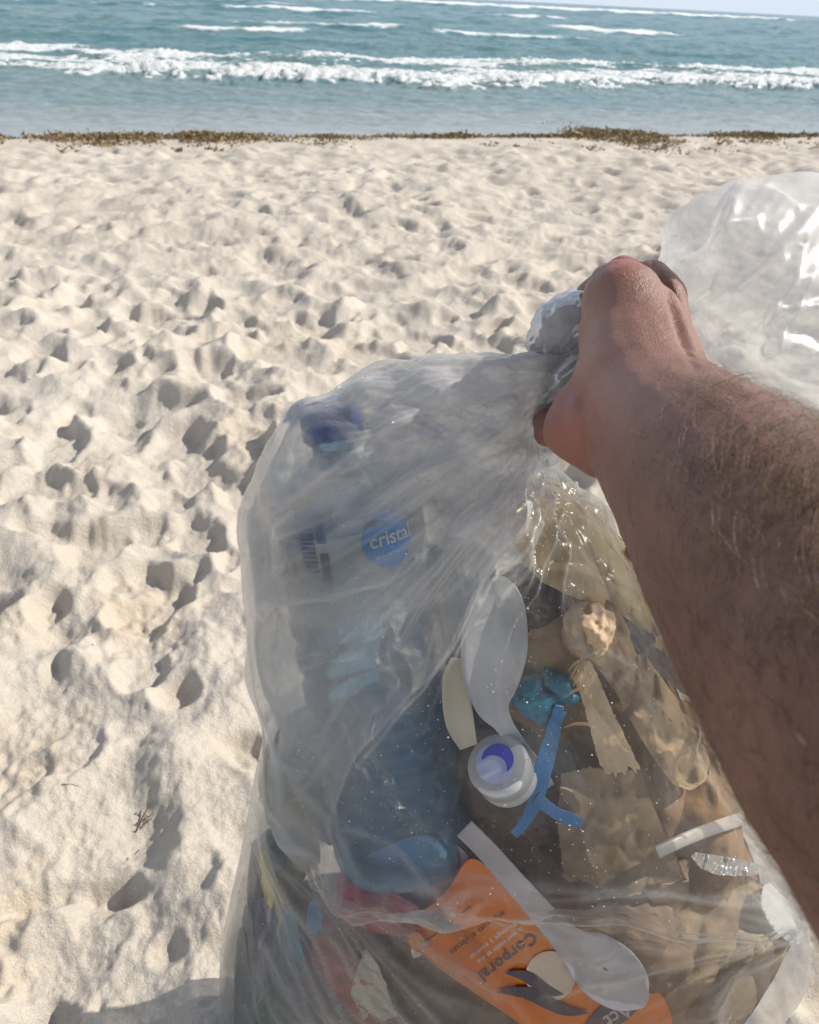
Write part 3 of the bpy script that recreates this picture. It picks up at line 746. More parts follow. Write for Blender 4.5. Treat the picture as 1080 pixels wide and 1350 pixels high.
m_ = tmp.modifiers.new('r', 'REMESH'); m_.mode = 'VOXEL'; m_.voxel_size = .0015; m_.adaptivity = 0
m_ = tmp.modifiers.new('s', 'SMOOTH'); m_.factor = .5; m_.iterations = 9
dg = bpy.context.evaluated_depsgraph_get(); ame = bpy.data.meshes.new_from_object(tmp.evaluated_get(dg))
bpy.data.objects.remove(tmp); ame.name = 'person'
nv = len(ame.vertices); AV = np.zeros(nv * 3, np.float32); ame.vertices.foreach_get('co', AV); AV = AV.reshape(-1, 3).astype(float)
AN = np.zeros(nv * 3, np.float32); ame.vertices.foreach_get('normal', AN); AN = AN.reshape(-1, 3).astype(float)
ax, ay, az_ = to_px(AV)
# tendons of the wrist, palm creases, knuckle folds
def crease3(pts, w, amp):
    d, t, sd_ = seg_dist(ax, ay, pts); return amp * np.exp(-(d / w) ** 2) * np.sin(np.clip(t * .9 + .05, 0, 1) * math.pi) ** .5
front = sstep(.0, .5, -((AV - CP) / np.linalg.norm(AV - CP, axis=1, keepdims=True) * AN).sum(1))
dz = crease3([(870, 360), (890, 400), (905, 450), (915, 480)], 6, -.0055) * 1.0
dz += crease3([(782, 610), (800, 560), (812, 500)], 12, .0010) + crease3([(800, 620), (830, 560), (842, 500)], 10, .0009) + crease3([(745, 505), (765, 520), (790, 570)], 9, -.0015)
dz += crease3([(770, 500), (790, 470), (800, 400)], 16, .0008) + crease3([(838, 600), (870, 700), (930, 820)], 22, -.0008)
for k in range(16):
    x0 = 835 + k * 4.2; y0 = 395 + k * 5; dz += crease3([(x0 - 10, y0 + 8), (x0 + 22, y0 - 6)], 1.6, -.00022)
from mathutils import noise as mnoise
nn = np.array([mnoise.noise(Vector(v) * 45) * .0009 + mnoise.noise(Vector(v) * 130) * .0003 for v in AV])
AV2 = AV + AN * (dz * front + nn)[:, None]
ame.vertices.foreach_set('co', AV2.astype(np.float32).ravel())
red = np.exp(-(np.hypot(ax - 745, ay - 575) / 55) ** 2) * .45 + .7 * np.exp(-(np.hypot((ax - 815) / 1.6, ay - 345) / 18) ** 2) + .2 * np.exp(-(np.hypot(ax - 775, ay - 520) / 45) ** 2)
palm = np.exp(-(np.hypot(ax - 800, ay - 470) / 110) ** 2)
for nm, v in (('red', red), ('palm', palm)):
    a_ = ame.attributes.new(nm, 'FLOAT', 'POINT'); a_.data.foreach_set('value', np.clip(v, 0, 1).astype(np.float32))
ame.polygons.foreach_set('use_smooth', [True] * len(ame.polygons))
t = NT('skin')
c = t.mix(t.ramp(t.noise(22, 5), [(.3, 0), (.7, 1)]), (.165, .072, .048), (.23, .108, .073))
c = t.mix(t.ramp(t.noise(160, 4), [(.45, 0), (.8, .5)]), c, (.15, .068, .045))
c = t.mix(t.attr('palm'), c, (.32, .165, .12)); c = t.mix(t.math('MULTIPLY', t.attr('red'), .75), c, (.45, .14, .11))
vv = t.n('TexVoronoi', {'Vector': t.tc.outputs['Object'], 'Scale': 900.0}, feature='DISTANCE_TO_EDGE').outputs[0]
b = t.bump(vv, .6, .0007); b = t.bump(t.noise(260, 5, .7), .55, .0014, b)
p = t.n('BsdfPrincipled', {'Base Color': c, 'Roughness': .42, 'Specular IOR Level': .5, 'Normal': b, 'Subsurface Weight': .12, 'Subsurface Radius': (.008, .003, .0015), 'Subsurface Scale': 1.0})
SKIN = t.surf(p.outputs[0])
person = link('person', ame, SKIN, None, label='tanned hairy forearm and fist gripping the neck of the plastic bag', category='person')

def arm_hair():
    rs = np.random.RandomState(3); V = []; F = []
    w_ = sstep(440, 660, ay) * sstep(815, 960, ax + (ay - 560) * .10)
    side = (ax - 850) * .55 - (ay - 560) * .62          # thicker on the upper (outer) side
    w_ = w_ * np.clip(.24 + 1.0 * sstep(-120, 190, side), 0, 1) * (ax < 1200) * (ay < 1350)
    w_ = w_ * (.5 + .5 * np.clip(1 + nn / .0006, 0, 2))
    cand = np.nonzero(w_ > .02)[0]; pr_ = w_[cand] / w_[cand].sum()
    pick = rs.choice(cand, 11500, p=pr_)
    axis = at(852, 540, .368) - at(1190, 940, .198); axis /= np.linalg.norm(axis)
    for i in pick:
        n = AN[i]; p = AV2[i] + rs.randn(3) * .0006 
        tdir = -axis * 0 + axis * .55 + np.cross(n, axis) * rs.uniform(-1.1, .1) + rs.randn(3) * .42; tdir -= n * (tdir @ n) * .9; tdir /= np.linalg.norm(tdir)
        L = rs.uniform(.005, .017); w = rs.uniform(.00005, .000095)
        sdv = np.cross(n, tdir); sdv /= np.linalg.norm(sdv) + 1e-9; b = len(V); ps = []
        curl = rs.randn() * .35
        for k in range(4):
            f = k / 3; q = p - n * .0003 + tdir * L * f + n * L * (.42 * f - .30 * f * f) + sdv * L * curl * f * f; ww = w * (1 - .75 * f)
            V.extend([q + sdv * ww, q + n * ww, q - sdv * ww])
        for k in range(3):
            o = b + 3 * k
            for j in range(3): F.append((o + j, o + (j + 1) % 3, o + 3 + (j + 1) % 3, o + 3 + j))
    t = NT('arm_hair'); c = t.mix(t.n('Attribute', attribute_name='tint').outputs['Fac'], (.035, .018, .010), (.34, .21, .10))
    m = t.surf(t.n('BsdfPrincipled', {'Base Color': c, 'Roughness': .35, 'Specular IOR Level': .6}).outputs[0])
    o = mesh('arm_hair', V, F, m, person, kind='stuff')
    a_ = o.data.attributes.new('tint', 'FLOAT', 'POINT'); a_.data.foreach_set('value', np.repeat(rs.rand(len(V) // 12), 12).astype(np.float32))
arm_hair()

# ================================================================== LITTER INSIDE THE BAG
def litter(name, V, F, mat, label, cat, group=None, smooth=True, parent=None):
    o = mesh(name, V, F, mat, parent, smooth)
    if label: o['label'] = label; o['category'] = cat
    if group: o['group'] = group
    return o
def dense(poly, n):
    P = np.array(poly, float); Q = np.vstack([P, P[:1]]); L = np.r_[0, np.cumsum(np.hypot(*np.diff(Q, axis=0).T))]
    s = np.linspace(0, L[-1], n, endpoint=False); return np.stack([np.interp(s, L, Q[:, 0]), np.interp(s, L, Q[:, 1])], 1)
def smooth_poly(poly, it=2):
    P = np.array(poly, float)
    for _ in range(it):
        Nx = np.roll(P, -1, 0); P = np.stack([.75 * P + .25 * Nx, .25 * P + .75 * Nx], 1).reshape(-1, 2)
    return P
def sheet(name, poly, off, mat, label, cat, amp=.006, freq=30, thick=.0012, seed=0, sm=1, nb=130, nr=30, bulge=0.0, ragged=0.0, parent=None, slope=(0, 0), sharp=True):
    B = dense(smooth_poly(poly, sm) if sm else poly, nb); c = B.mean(0); rs_ = np.random.RandomState(seed)
    if ragged: B = c + (B - c) * (1 + rs_.randn(nb)[:, None] * ragged)
    V = []; F = []
    top_ = []
    for k in range(nr):
        sx = (k + .001) / (nr - 1)
        for q in c + (B - c) * sx:
            d3 = off + slope[0] * (q[0] - c[0]) / 100 + slope[1] * (q[1] - c[1]) / 100 - bulge * (1 - sx * sx) + bulge
            p = inside(q[0], q[1], d3); qv = Vector(p) * freq + Vector((seed * 1.3, seed * 2.1, 0))
            if sharp:
                w1 = mnoise.voronoi(qv)[0]; w2 = mnoise.voronoi(qv * 2.1)[0]
                n_ = w1[0] * 1.1 - .5 * min(w1[1] - w1[0], .4) + .45 * w2[0] + .5 * mnoise.noise(qv * .6) - .55
            else: n_ = mnoise.noise(qv)
            dn_ = (p - CP) / np.linalg.norm(p - CP); top_.append((p + dn_ * amp * n_, dn_))
    V = [a for a, b in top_] + [a + b * (thick + (2 * bulge * (1 - ((i // nb) / (nr - 1)) ** 2))) for i, (a, b) in enumerate(top_)]
    for lay in (0, 1):
        o = lay * nr * nb
        for k in range(nr - 1):
            for j in range(nb):
                f = (o + k * nb + j, o + k * nb + (j + 1) % nb, o + (k + 1) * nb + (j + 1) % nb, o + (k + 1) * nb + j); F.append(f if lay else f[::-1])
    e = (nr - 1) * nb
    for j in range(nb): F.append((e + j, e + (j + 1) % nb, nr * nb + e + (j + 1) % nb, nr * nb + e + j))
    return litter(name, V, F, mat, label, cat, parent=parent)
def ribbon(name, cl, off, mat, label, cat, thick=.0012, cup=0.0, n=60, m=11, parent=None, tube=False, offs=None):
    """strip along px points (x, y, half width px); cup = hollow depth m"""
    K = np.array(cl, float); t = np.linspace(0, 1, len(K)); _, Q = resample([(a, *k) for a, k in zip(t, K)], n)
    O = np.full(n, off) if offs is None else np.interp(np.linspace(0, 1, n), t, offs)
    V = []; F = []; T = np.gradient(Q[:, :2], axis=0); T /= np.linalg.norm(T, axis=1, keepdims=True); Nn = np.stack([-T[:, 1], T[:, 0]], 1)
    C0 = [inside(q[0], q[1], o) for q, o in zip(Q, O)]
    for i in range(n):
        c = C0[i]; z = (c - CP) @ fw; vd = (c - CP) / np.linalg.norm(c - CP)
        sdv = at(Q[i, 0] + Nn[i, 0], Q[i, 1] + Nn[i, 1], z) - at(Q[i, 0], Q[i, 1], z); hw = max(Q[i, 2], .15)
        for j in range(2 * m):
            if tube:
                a = math.pi * j / m; V.append(c + sdv * hw * math.cos(a) + vd * np.linalg.norm(sdv) * hw * math.sin(a) * .9)
            else:
                k = j if j < m else 2 * m - 1 - j; u = -1 + 2 * k / (m - 1)
                e_ = inside(Q[i, 0] + Nn[i, 0] * hw * u, Q[i, 1] + Nn[i, 1] * hw * u, O[i]); V.append(e_ + vd * (cup * (1 - u * u) * (hw / K[:, 2].max()) ** 1.5 + (thick if j >= m else 0)))
    w = 2 * m
    for i in range(n - 1):
        for j in range(w): F.append((i * w + j, i * w + (j + 1) % w, (i + 1) * w + (j + 1) % w, (i + 1) * w + j))
    F.append(tuple(range(w))[::-1]); F.append(tuple((n - 1) * w + j for j in range(w)))
    return litter(name, V, F, mat, label, cat, parent=parent)
def lathe(name, base, top, prof, mat, label=None, cat=None, n=64, parent=None, wob=None):
    base, top = np.array(base), np.array(top); ax_ = top - base; L = np.linalg.norm(ax_); ax_ /= L
    cdir = -(fw - ax_ * (fw @ ax_)); cdir /= np.linalg.norm(cdir); sd_ = np.cross(ax_, cdir)
    if sd_ @ rt < 0: sd_ = -sd_
    V = []; F = []
    for (h, r) in prof:
        for i in range(n):
            a = 2 * math.pi * i / n; rr_ = r * (1 + (wob(h, a) if wob else 0)); V.append(base + ax_ * h * L + (sd_ * math.sin(a) + cdir * math.cos(a)) * rr_)
    for k in range(len(prof) - 1):
        for i in range(n): F.append((k * n + i, k * n + (i + 1) % n, (k + 1) * n + (i + 1) % n, (k + 1) * n + i))
    F.append(tuple(range(n))[::-1]); F.append(tuple((len(prof) - 1) * n + i for i in range(n)))
    return litter(name, V, F, mat, label, cat, parent=parent), (base, ax_, L, cdir, sd_)
def text_mesh(s, size, bold=0.0, spacing=1.0):
    cu = bpy.data.curves.new('t', 'FONT'); cu.body = s; cu.size = size; cu.align_x = 'CENTER'; cu.align_y = 'CENTER'; cu.offset = bold; cu.space_character = spacing; cu.resolution_u = 4
    o = bpy.data.objects.new('t', cu); COL.objects.link(o); dg = bpy.context.evaluated_depsgraph_get(); me = bpy.data.meshes.new_from_object(o.evaluated_get(dg))
    bpy.data.objects.remove(o)
    bm = bmesh.new(); bm.from_mesh(me); bmesh.ops.triangulate(bm, faces=bm.faces)
    V = [tuple(v.co) for v in bm.verts]; F = [tuple(v.index for v in f.verts) for f in bm.faces]; bm.free(); return V, F
def clear_plastic(name, tint, body, m=.15, rough=.08, bump=.2):
    t = NT(name); b = t.bump(t.noise(60, 4), bump, .002)
    tr = t.n('BsdfTransparent', {'Color': c4(tint)}).outputs[0]
    df = t.n('BsdfPrincipled', {'Base Color': c4(body), 'Roughness': .5, 'Normal': b}).outputs[0]
    s = t.mixs(m, tr, df); lw = t.n('LayerWeight', {'Blend': .4}).outputs['Facing']
    s = t.mixs(t.math('MULTIPLY', t.math('POWER', lw, 2.5), .7), s, df)
    gl = t.n('BsdfGlossy', {'Roughness': rough, 'Normal': b}).outputs[0]; fr = t.n('Fresnel', {'IOR': 1.5, 'Normal': b}).outputs[0]
    return t.surf(t.mixs(fr, s, gl))

M_BROWN = plain('brown_paper', (.33, .195, .09), .75, .35, 25, .9, 70, trans=.3)
M_TAN = plain('tan_paper', (.50, .345, .19), .7, .3, 30, .9, 70, trans=.3)
M_GOLD = plain('gold_wrapper', (.60, .46, .26), .2, .3, 18, .5, 50, trans=.35)
M_DARK = plain('dark_plastic', (.06, .04, .035), .4, .4, 20, .3, 60)
M_TEALD = plain('dark_teal_plastic', (.018, .05, .065), .35, .3, 20, .3, 60)
M_WHITE = plain('white_plastic', (.66, .67, .69), .35, .05, 12, .05, 60, trans=.25)
M_SPOON = plain('frosted_plastic', (.66, .62, .64), .35, .05, 12, .05, 60, trans=.3)
M_CREAM = plain('cream_plastic', (.55, .50, .38), .5, .1, 20)
M_LILAC = plain('pale_lilac_plastic', (.58, .55, .66), .4, .08, 20, trans=.2)
M_BLUE = plain('blue_plastic', (.006, .16, .40), .35, .12, 20, .1)
M_TEAL = plain('teal_plastic', (.01, .22, .33), .4, .3, 40, .3)
M_NAVY = plain('navy_print', (.015, .05, .22), .5, .1)
M_SKYB = plain('bright_blue_print', (.01, .33, .95), .4, .05)
M_INK = plain('dark_ink', (.03, .025, .05), .5, .1)
M_WINK = plain('white_ink', (.8, .82, .86), .5, .05)
M_ORANGE = plain('orange_plastic', (.92, .25, .0), .38, .10, 14, .12, 40, trans=.3)
M_ORANGE2 = plain('orange_flap', (.78, .26, .0), .4, .1)
M_RED = plain('maroon_foil', (.30, .025, .05), .38, .3, 30, .4, 60)
M_REDB = plain('red_brown_paper', (.25, .06, .04), .6, .4, 60, .5, 90)
M_OLIVE = plain('olive_plastic', (.26, .25, .08), .5, .3, 20, trans=.2)
M_YEL = plain('yellow_plastic', (.50, .46, .04), .5, .2, 20, trans=.2)
M_GREEN = plain('green_glass', (.015, .09, .055), .2, .2, 20)
M_DBLUE = plain('dark_blue_plastic', (.01, .03, .12), .35, .3, 20)
M_GREY = plain('grey_plastic', (.32, .33, .35), .5, .2, 20, trans=.2)
M_BOT = clear_plastic('blue_clear_plastic', (.48, .74, .93), (.20, .42, .64), .28, .10)
M_LABEL = clear_plastic('label_film', (.85, .92, .96), (.74, .78, .82), .62, .3, .1)

# ---- water bottle
prof = [(0, .030), (.004, .038), (.02, .0445), (.05, BR), (.13, BR), (.14, BR * .955), (.155, BR * .955), (.165, BR)]
for k in range(4):
    f = .22 + k * .055; prof += [(f, BR), (f + .010, BR * .95), (f + .022, BR * .95), (f + .034, BR)]
prof += [(.455, BR), (.47, BR * .93), (.485, BR * .93), (.50, BR), (.53, BR), (.545, BR * .92), (.56, BR * .92), (.575, BR), (.60, BR), (.61, BR * .97), (.79, BR * .97), (.80, BR), (.83, BR * .98), (.87, BR * .80), (.905, BR * .52), (.925, .0145), (.945, .0145), (.95, .0175), (.953, .0145), (.985, .0140), (1.0, .0138)]
bottle, (bb, bax, bL, bcd, bsd) = lathe('water_bottle', b0, b1, prof, M_BOT, 'large clear blue ribbed water bottle with round blue logo on its label', 'plastic bottle',
                                      wob=lambda h, a: .02 * math.sin(3 * a + 9 * h) * math.sin(h * 9) ** 2)
def on_bottle(u, v, r): return bb + bax * v + (bsd * math.sin(u / r) + bcd * math.cos(u / r)) * r
def cyl_decal(name, V, F, mat, u0, v0, r, rot=0, parent=bottle, flip=1):
    ca, sa = math.cos(rot), math.sin(rot)
    return mesh(name, [on_bottle(u0 + x * ca - y * sa, v0 + x * sa + y * ca, r) for x, y, *_ in V], F, mat, parent, False)
lathe('screw_cap', bb + bax * bL * .955, bb + bax * bL * 1.015, [(0, .0165), (.02, .0185), (.85, .0180), (1, .0165), (1.001, .001)], plain('cap_blue', (.01, .10, .50), .4, .1), parent=bottle, n=72, wob=lambda h, a: .02 * math.sin(a * 36))
lr = BR * .97 + .0008
prof_l = [(0, lr), (1, lr)]
def cyl_patch(nu, nv_, u_0, u_1, v_0, v_1):
    V = [(u_0 + (u_1 - u_0) * i / nu, v_0 + (v_1 - v_0) * j / nv_) for j in range(nv_ + 1) for i in range(nu + 1)]
    return V, [(j * (nu + 1) + i, j * (nu + 1) + i + 1, (j + 1) * (nu + 1) + i + 1, (j + 1) * (nu + 1) + i) for j in range(nv_) for i in range(nu)]
V, F = cyl_patch(96, 1, -math.pi * lr, math.pi * lr, -.09 * bL, .09 * bL); cyl_decal('label_sleeve', V, F, M_LABEL, 0, .70 * bL, lr)
# find label coordinates of a picture point by projecting back
def uv_on(px, py):
    best = None
    for u in np.linspace(-1.4, 1.4, 57):
        for v in np.linspace(.55, .85, 61):
            p = on_bottle(u * lr, v * bL, lr); X_, Y_, _ = to_px(p); e = (X_ - px) ** 2 + (Y_ - py) ** 2
            if best is None or e < best[0]: best = (e, u * lr, v * bL)
    return best[1], best[2]
def disc(r, n=64, rings=6):
    V = [(0, 0)]; F = []
    for k in range(1, rings + 1):
        for i in range(n): V.append((r * k / rings * math.cos(2 * math.pi * i / n), r * k / rings * math.sin(2 * math.pi * i / n)))
    for i in range(n): F.append((0, 1 + i, 1 + (i + 1) % n))
    for k in range(rings - 1):
        o = 1 + k * n
        for i in range(n): F.append((o + i, o + n + i, o + n + (i + 1) % n, o + (i + 1) % n))
    return V, F
LU, LV = uv_on(511, 708); zl = ((on_bottle(LU, LV, lr) - CP) @ fw)
V, F = disc(38 * zl / 1080 * 1.02); cyl_decal('round_logo', V, F, M_SKYB, LU, LV, lr + .0007)
V, F = text_mesh('cristal', .0118, .0002); cyl_decal('brand_lettering', V, F, M_WINK, LU + .002, LV + .0005, lr + .0013, .03)
V, F = text_mesh('agua de manantial', .0034); cyl_decal('small_lettering', V, F, M_WINK, LU + .002, LV - .0085, lr + .0013, .03)
for (px, py, w, h_) in [(421, 696, 6, 23), (431, 750, 6, 20), (390, 750, 4, 10)]:
    u, v = uv_on(px, py); s = zl / 1080; V, F = cyl_patch(4, 6, -w * s, w * s, -h_ * s, h_ * s); cyl_decal('label_bar', V, F, M_NAVY, u, v, lr + .0007)
u, v = uv_on(407, 725)
for i in range(10):
    s = zl / 1080; V, F = cyl_patch(3, 2, -11 * s, 11 * s, -.0008 * (1 + (i * 7 % 3) * .35), .0008); cyl_decal('barcode_line', V, F, M_NAVY, u, v + (i - 4.5) * .0027, lr + .0007)

# ---- spoons
ribbon('plastic_spoon', [(648, 762, 2), (652, 772, 24), (654, 800, 38), (652, 850, 44), (648, 895, 38), (650, 930, 24), (664, 955, 13), (684, 985, 12), (704, 1012, 12), (722, 1040, 11)], .016, M_WHITE,
       'big white spoon standing bowl up beside the blue bottle', 'spoon', cup=.008, n=90, offs=[.018, .016, .012, .010, .012, .016, .022, .028, .032, .036])
ribbon('plastic_spoon', [(612, 1092, 14), (640, 1120, 14), (680, 1165, 15), (720, 1210, 17), (752, 1243, 22), (778, 1262, 36), (806, 1285, 41), (832, 1308, 32), (848, 1322, 12), (852, 1325, 1)], .005, M_SPOON,
       'frosted white spoon lying bowl down over the orange bottle', 'spoon', cup=.007, n=90)
ribbon('plastic_strip', [(604, 868, 10), (600, 900, 17), (606, 950, 19), (618, 985, 12)], .022, M_CREAM, 'cream plastic strip behind the big white spoon bowl', 'plastic strip', cup=.003)
# ---- white jar-like cap with blue print
cb = inside(671, 1026, .026); ct = inside(655, 1006, .010)
capo, (cbb, cax, cL, ccd, csd) = lathe('bottle_cap', cb, ct, [(0, .0162), (.1, .0180), (.30, .0180), (.34, .0168), (.40, .0168), (.44, .0180), (.9, .0180), (.97, .0172), (1.0, .0160)], M_WHITE,
                                'white round cap with a blue print on its top', 'bottle cap', n=90, wob=lambda h, a: .006 * math.sin(a * 45))
def cap_decal(name, V, F, mat, dx=0, dy=0, lift=.0008):
    return mesh(name, [cbb + cax * (cL + lift) + csd * (x + dx) + ccd * (y + dy) for x, y, *_ in V], F, mat, capo, False)
V, F = disc(.0120); V = [(x * .92, y) for x, y in V]; cap_decal('cap_print', V, F, plain('pale_blue_print', (.50, .56, .82), .5, .2, 60), -.001, 0)
V = []; F = []
for i in range(31):
    a = -2.4 + 3.6 * i / 30; w = .0045 * math.sin(math.pi * i / 30) + .0006; V += [((.0085 - w) * math.cos(a), (.0085 - w) * math.sin(a)), ((.0085 + w * .5) * math.cos(a), (.0085 + w * .5) * math.sin(a))]
    if i: F.append((2 * i - 2, 2 * i - 1, 2 * i + 1, 2 * i))
cap_decal('cap_print', V, F, plain('deep_blue_print', (.03, .06, .55), .5, .1), 0, 0, .0014)
# ---- blue forked toy sprig
ribbon('toy_sprig', [(738, 930, 6), (728, 970, 10), (716, 1015, 12), (705, 1058, 10), (692, 1084, 7), (677, 1101, 6)], .012, M_BLUE, 'blue forked plastic stick with a teal leafy tuft', 'plastic stick', thick=.003, cup=.001)
sprig = bpy.data.objects['toy_sprig']
ribbon('side_prong', [(706, 1052, 9), (730, 1070, 8), (750, 1080, 9), (768, 1086, 6)], .012, M_BLUE, None, None, thick=.003, parent=sprig)
for k, (x, y, r) in enumerate([(708, 925, 22), (735, 905, 20), (700, 905, 14), (722, 940, 17), (750, 915, 12)]):
    c = inside(x, y, .026); blob('leaf_tuft', c, axes_px(x, y, (c - CP) @ fw, r * 1.15, r * .8, .008, k), M_TEAL, sprig, 3, .35, 2.2, k + 3)
# ---- papers
sheet('food_wrapper', [(676, 640), (722, 628), (790, 680), (850, 742), (905, 800), (930, 900), (880, 870), (820, 805), (760, 790), (700, 760), (668, 700)], .018, M_GOLD,
      'shiny gold crumpled wrapper high up under the wrist', 'food wrapper', .016, 26, seed=3, bulge=.006)
sheet('paper_bag', [(640, 800), (700, 800), (765, 772), (830, 800), (880, 880), (930, 1000), (985, 1110), (1010, 1180), (900, 1190), (760, 1150), (690, 1010), (660, 900)], .050, M_BROWN,
      'large crumpled brown paper bag filling the right half behind the caps', 'paper bag', .022, 16, seed=5, bulge=.018)
sheet('paper_cup', [(690, 830), (745, 795), (790, 790), (805, 850), (790, 900), (740, 905), (695, 900)], .026, M_TAN, 'tan squashed paper cup beside the big white spoon', 'paper cup', .008, 22, seed=6, bulge=.012)
sheet('paper_twist', [(745, 800), (775, 782), (812, 795), (835, 840), (870, 890), (915, 950), (945, 1020), (900, 1050), (850, 985), (800, 890), (752, 850)], .014, M_TAN,
      'pale twisted paper end with a knotted top in the middle', 'twisted paper', .012, 55, seed=8, bulge=.008)
c = inside(775, 830, .016); blob('paper_knot', c, axes_px(775, 830, (c - CP) @ fw, 32, 36, .014, .3), plain('pinkish_paper', (.64, .47, .30), .6, .25, 60, .5, 80, trans=.2), bpy.data.objects['paper_twist'], 5, .12, 2.2, 5)
sheet('torn_cardboard', [(768, 866), (780, 872), (800, 920), (826, 975), (846, 1014), (800, 1022), (790, 1005), (778, 960), (766, 915), (752, 890)], .012, plain('torn_card', (.60, .46, .29), .7, .2, 40, .3, trans=.3),
      'torn tan cardboard strip with a frayed top edge', 'cardboard', .004, 30, seed=9, sm=0, ragged=.035)
card = bpy.data.objects['torn_cardboard']
for k, (x0, y0, x1, y1) in enumerate([(770, 868, 748, 886), (766, 874, 752, 896), (770, 882, 756, 905), (772, 906, 742, 922), (776, 955, 742, 960), (768, 872, 760, 892)]):
    ribbon('torn_fibre', [(x0, y0, 2.4), ((x0 + x1) / 2, (y0 + y1) / 2 - 3, 2), (x1, y1, .5)], .010, M_TAN, None, None, n=12, m=4, parent=card)
sheet('cardboard_piece', [(740, 1020), (775, 1012), (846, 1016), (870, 1080), (905, 1160), (820, 1185), (742, 1150), (735, 1080)], .026, plain('brown_card', (.28, .20, .12), .75, .2, 30, .3, trans=.2), 'folded brown cardboard below the torn strip', 'cardboard', .014, 26, seed=12, bulge=.003, sm=0, ragged=.01)
sheet('paper_bag', [(880, 1130), (960, 1140), (1030, 1180), (1052, 1230), (1010, 1310), (960, 1380), (820, 1400), (760, 1330), (830, 1210)], .034, plain('stained_paper', (.40, .285, .17), .7, .3, 25, .9, 70, trans=.3),
      'crumpled stained paper bag in the lower right corner of the trash bag', 'paper bag', .016, 24, seed=14, bulge=.012)
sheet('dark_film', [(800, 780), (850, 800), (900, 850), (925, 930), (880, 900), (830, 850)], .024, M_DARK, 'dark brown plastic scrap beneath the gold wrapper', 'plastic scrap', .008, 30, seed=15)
ribbon('drinking_straw', [(866, 1124, 9), (900, 1108, 9), (940, 1092, 9), (984, 1078, 9)], .004, plain('straw_plastic', (.62, .58, .53), .4, .05, trans=.35), 'short pale straw lying across near the forearm', 'straw', tube=True)
sheet('clear_wrapper', [(905, 1122), (950, 1128), (1000, 1138), (1015, 1150), (980, 1156), (930, 1152)], .004, clear_plastic('shiny_wrapper', (.9, .9, .88), (.7, .7, .68), .35, .15, .8), 'shiny clear wrapper scrap under the short straw', 'wrapper', .008, 70, seed=17)
ribbon('plastic_disc', [(1014, 1166, 5), (1022, 1190, 17), (1038, 1215, 19), (1052, 1236, 12), (1056, 1246, 3)], .008, M_WHITE, 'small white plastic disc poking out at the right corner of the bag', 'plastic disc', cup=.003)
# ---- orange lotion bottle
orange = sheet('lotion_bottle', [(524, 1212), (548, 1206), (575, 1190), (596, 1166), (608, 1142), (624, 1128), (650, 1150), (700, 1178), (760, 1226), (820, 1262), (884, 1318), (890, 1380), (840, 1440), (740, 1400), (690, 1352), (620, 1306), (560, 1262), (534, 1238)],
               .020, M_ORANGE, 'flat orange lotion bottle with dark and white print', 'lotion bottle', .0015, 12, thick=.018, seed=20, sm=2, nb=150, nr=26, sharp=False)
def on_px(name, V, F, mat, cx, cy_, rot, sc, off=.0178, parent=orange, rim_=None):
    ca, sa = math.cos(rot), math.sin(rot); P = []
    for x, y, *_ in V:
        x *= sc; y *= sc; P.append(inside(cx + x * ca + y * sa, cy_ - (-x * sa + y * ca) if False else cy_ + x * sa - y * ca, off))
    return mesh(name, P, F, mat, parent, False)
RT = math.radians(142)
V, F = text_mesh('rit Corporal', 1.0, .02, 1.12); on_px('lettering', V, F, M_INK, 682, 1252, RT, 22)
V, F = text_mesh('Humecta al abrazo', 1.0, .01, 1.1); on_px('lettering', V, F, M_INK, 629, 1230, RT, 10.5)
V, F = text_mesh('Protege y suaviza', 1.0, 0, 1.1); on_px('lettering', V, F, M_WINK, 650, 1240, RT, 9.5)
V, F = text_mesh('la piel todo el dia', 1.0, 0, 1.1); on_px('lettering', V, F, M_WINK, 660, 1246, RT, 9.5)
V = [(-42, -.8), (42, -.8), (42, .8), (-42, .8)]; on_px('print_rule', V, [(0, 1, 2, 3)], M_INK, 588, 1221, RT, 1)
V, F = disc(33, 48, 3); on_px('print_disc', V, F, plain('beige_print', (.62, .50, .40), .5, .1), 726, 1287, 0, 1, .0172)
def leaf_shape(L, w, bend, n=24):
    V = []; F = []
    for i in range(n + 1):
        s = i / n; x = (s - .5) * L; hw = w * math.sin(math.pi * s) ** .8; y = bend * math.sin(math.pi * s * 2 - .3); V += [(x, y - hw), (x, y + hw)]
        if i: F.append((2 * i - 2, 2 * i - 1, 2 * i + 1, 2 * i))
    return V, F
V, F = leaf_shape(84, 8, 4); on_px('print_leaf', V, F, M_INK, 705, 1296, math.radians(20), 1, .0160)
V, F = leaf_shape(128, 9, 6); on_px('print_leaf', V, F, M_INK, 715, 1320, math.radians(12), 1, .0160)
V, F = leaf_shape(110, 17, 0); on_px('print_panel', V, F, M_INK, 812, 1334, math.radians(-33), 1, .0172)
V, F = text_mesh('Act', 1.0, .02); on_px('lettering', V, F, plain('tan_ink', (.45, .38, .36), .5, .1), 815, 1338, math.radians(147), 26, .0160)
c = inside(560, 1243, .014); blob('metal_bead', c, axes_px(560, 1243, (c - CP) @ fw, 5, 4, .002), plain('steel', (.5, .5, .5), .25, .1), orange, 3, .03, 2)
sheet('orange_flap', [(540, 1228), (556, 1230), (566, 1250), (552, 1258), (538, 1246)], .012, M_ORANGE2, None, None, .001, 20, seed=22, nb=40, nr=6, parent=orange)
sheet('plastic_disc', [(440, 1150), (500, 1120), (560, 1095), (612, 1118), (622, 1140), (600, 1172), (575, 1198), (540, 1212), (490, 1195), (450, 1180)], .030, M_LILAC, 'pale lilac plastic disc behind the top of the orange bottle', 'plastic disc', .002, 12, seed=23, bulge=.006, sm=2, sharp=False)
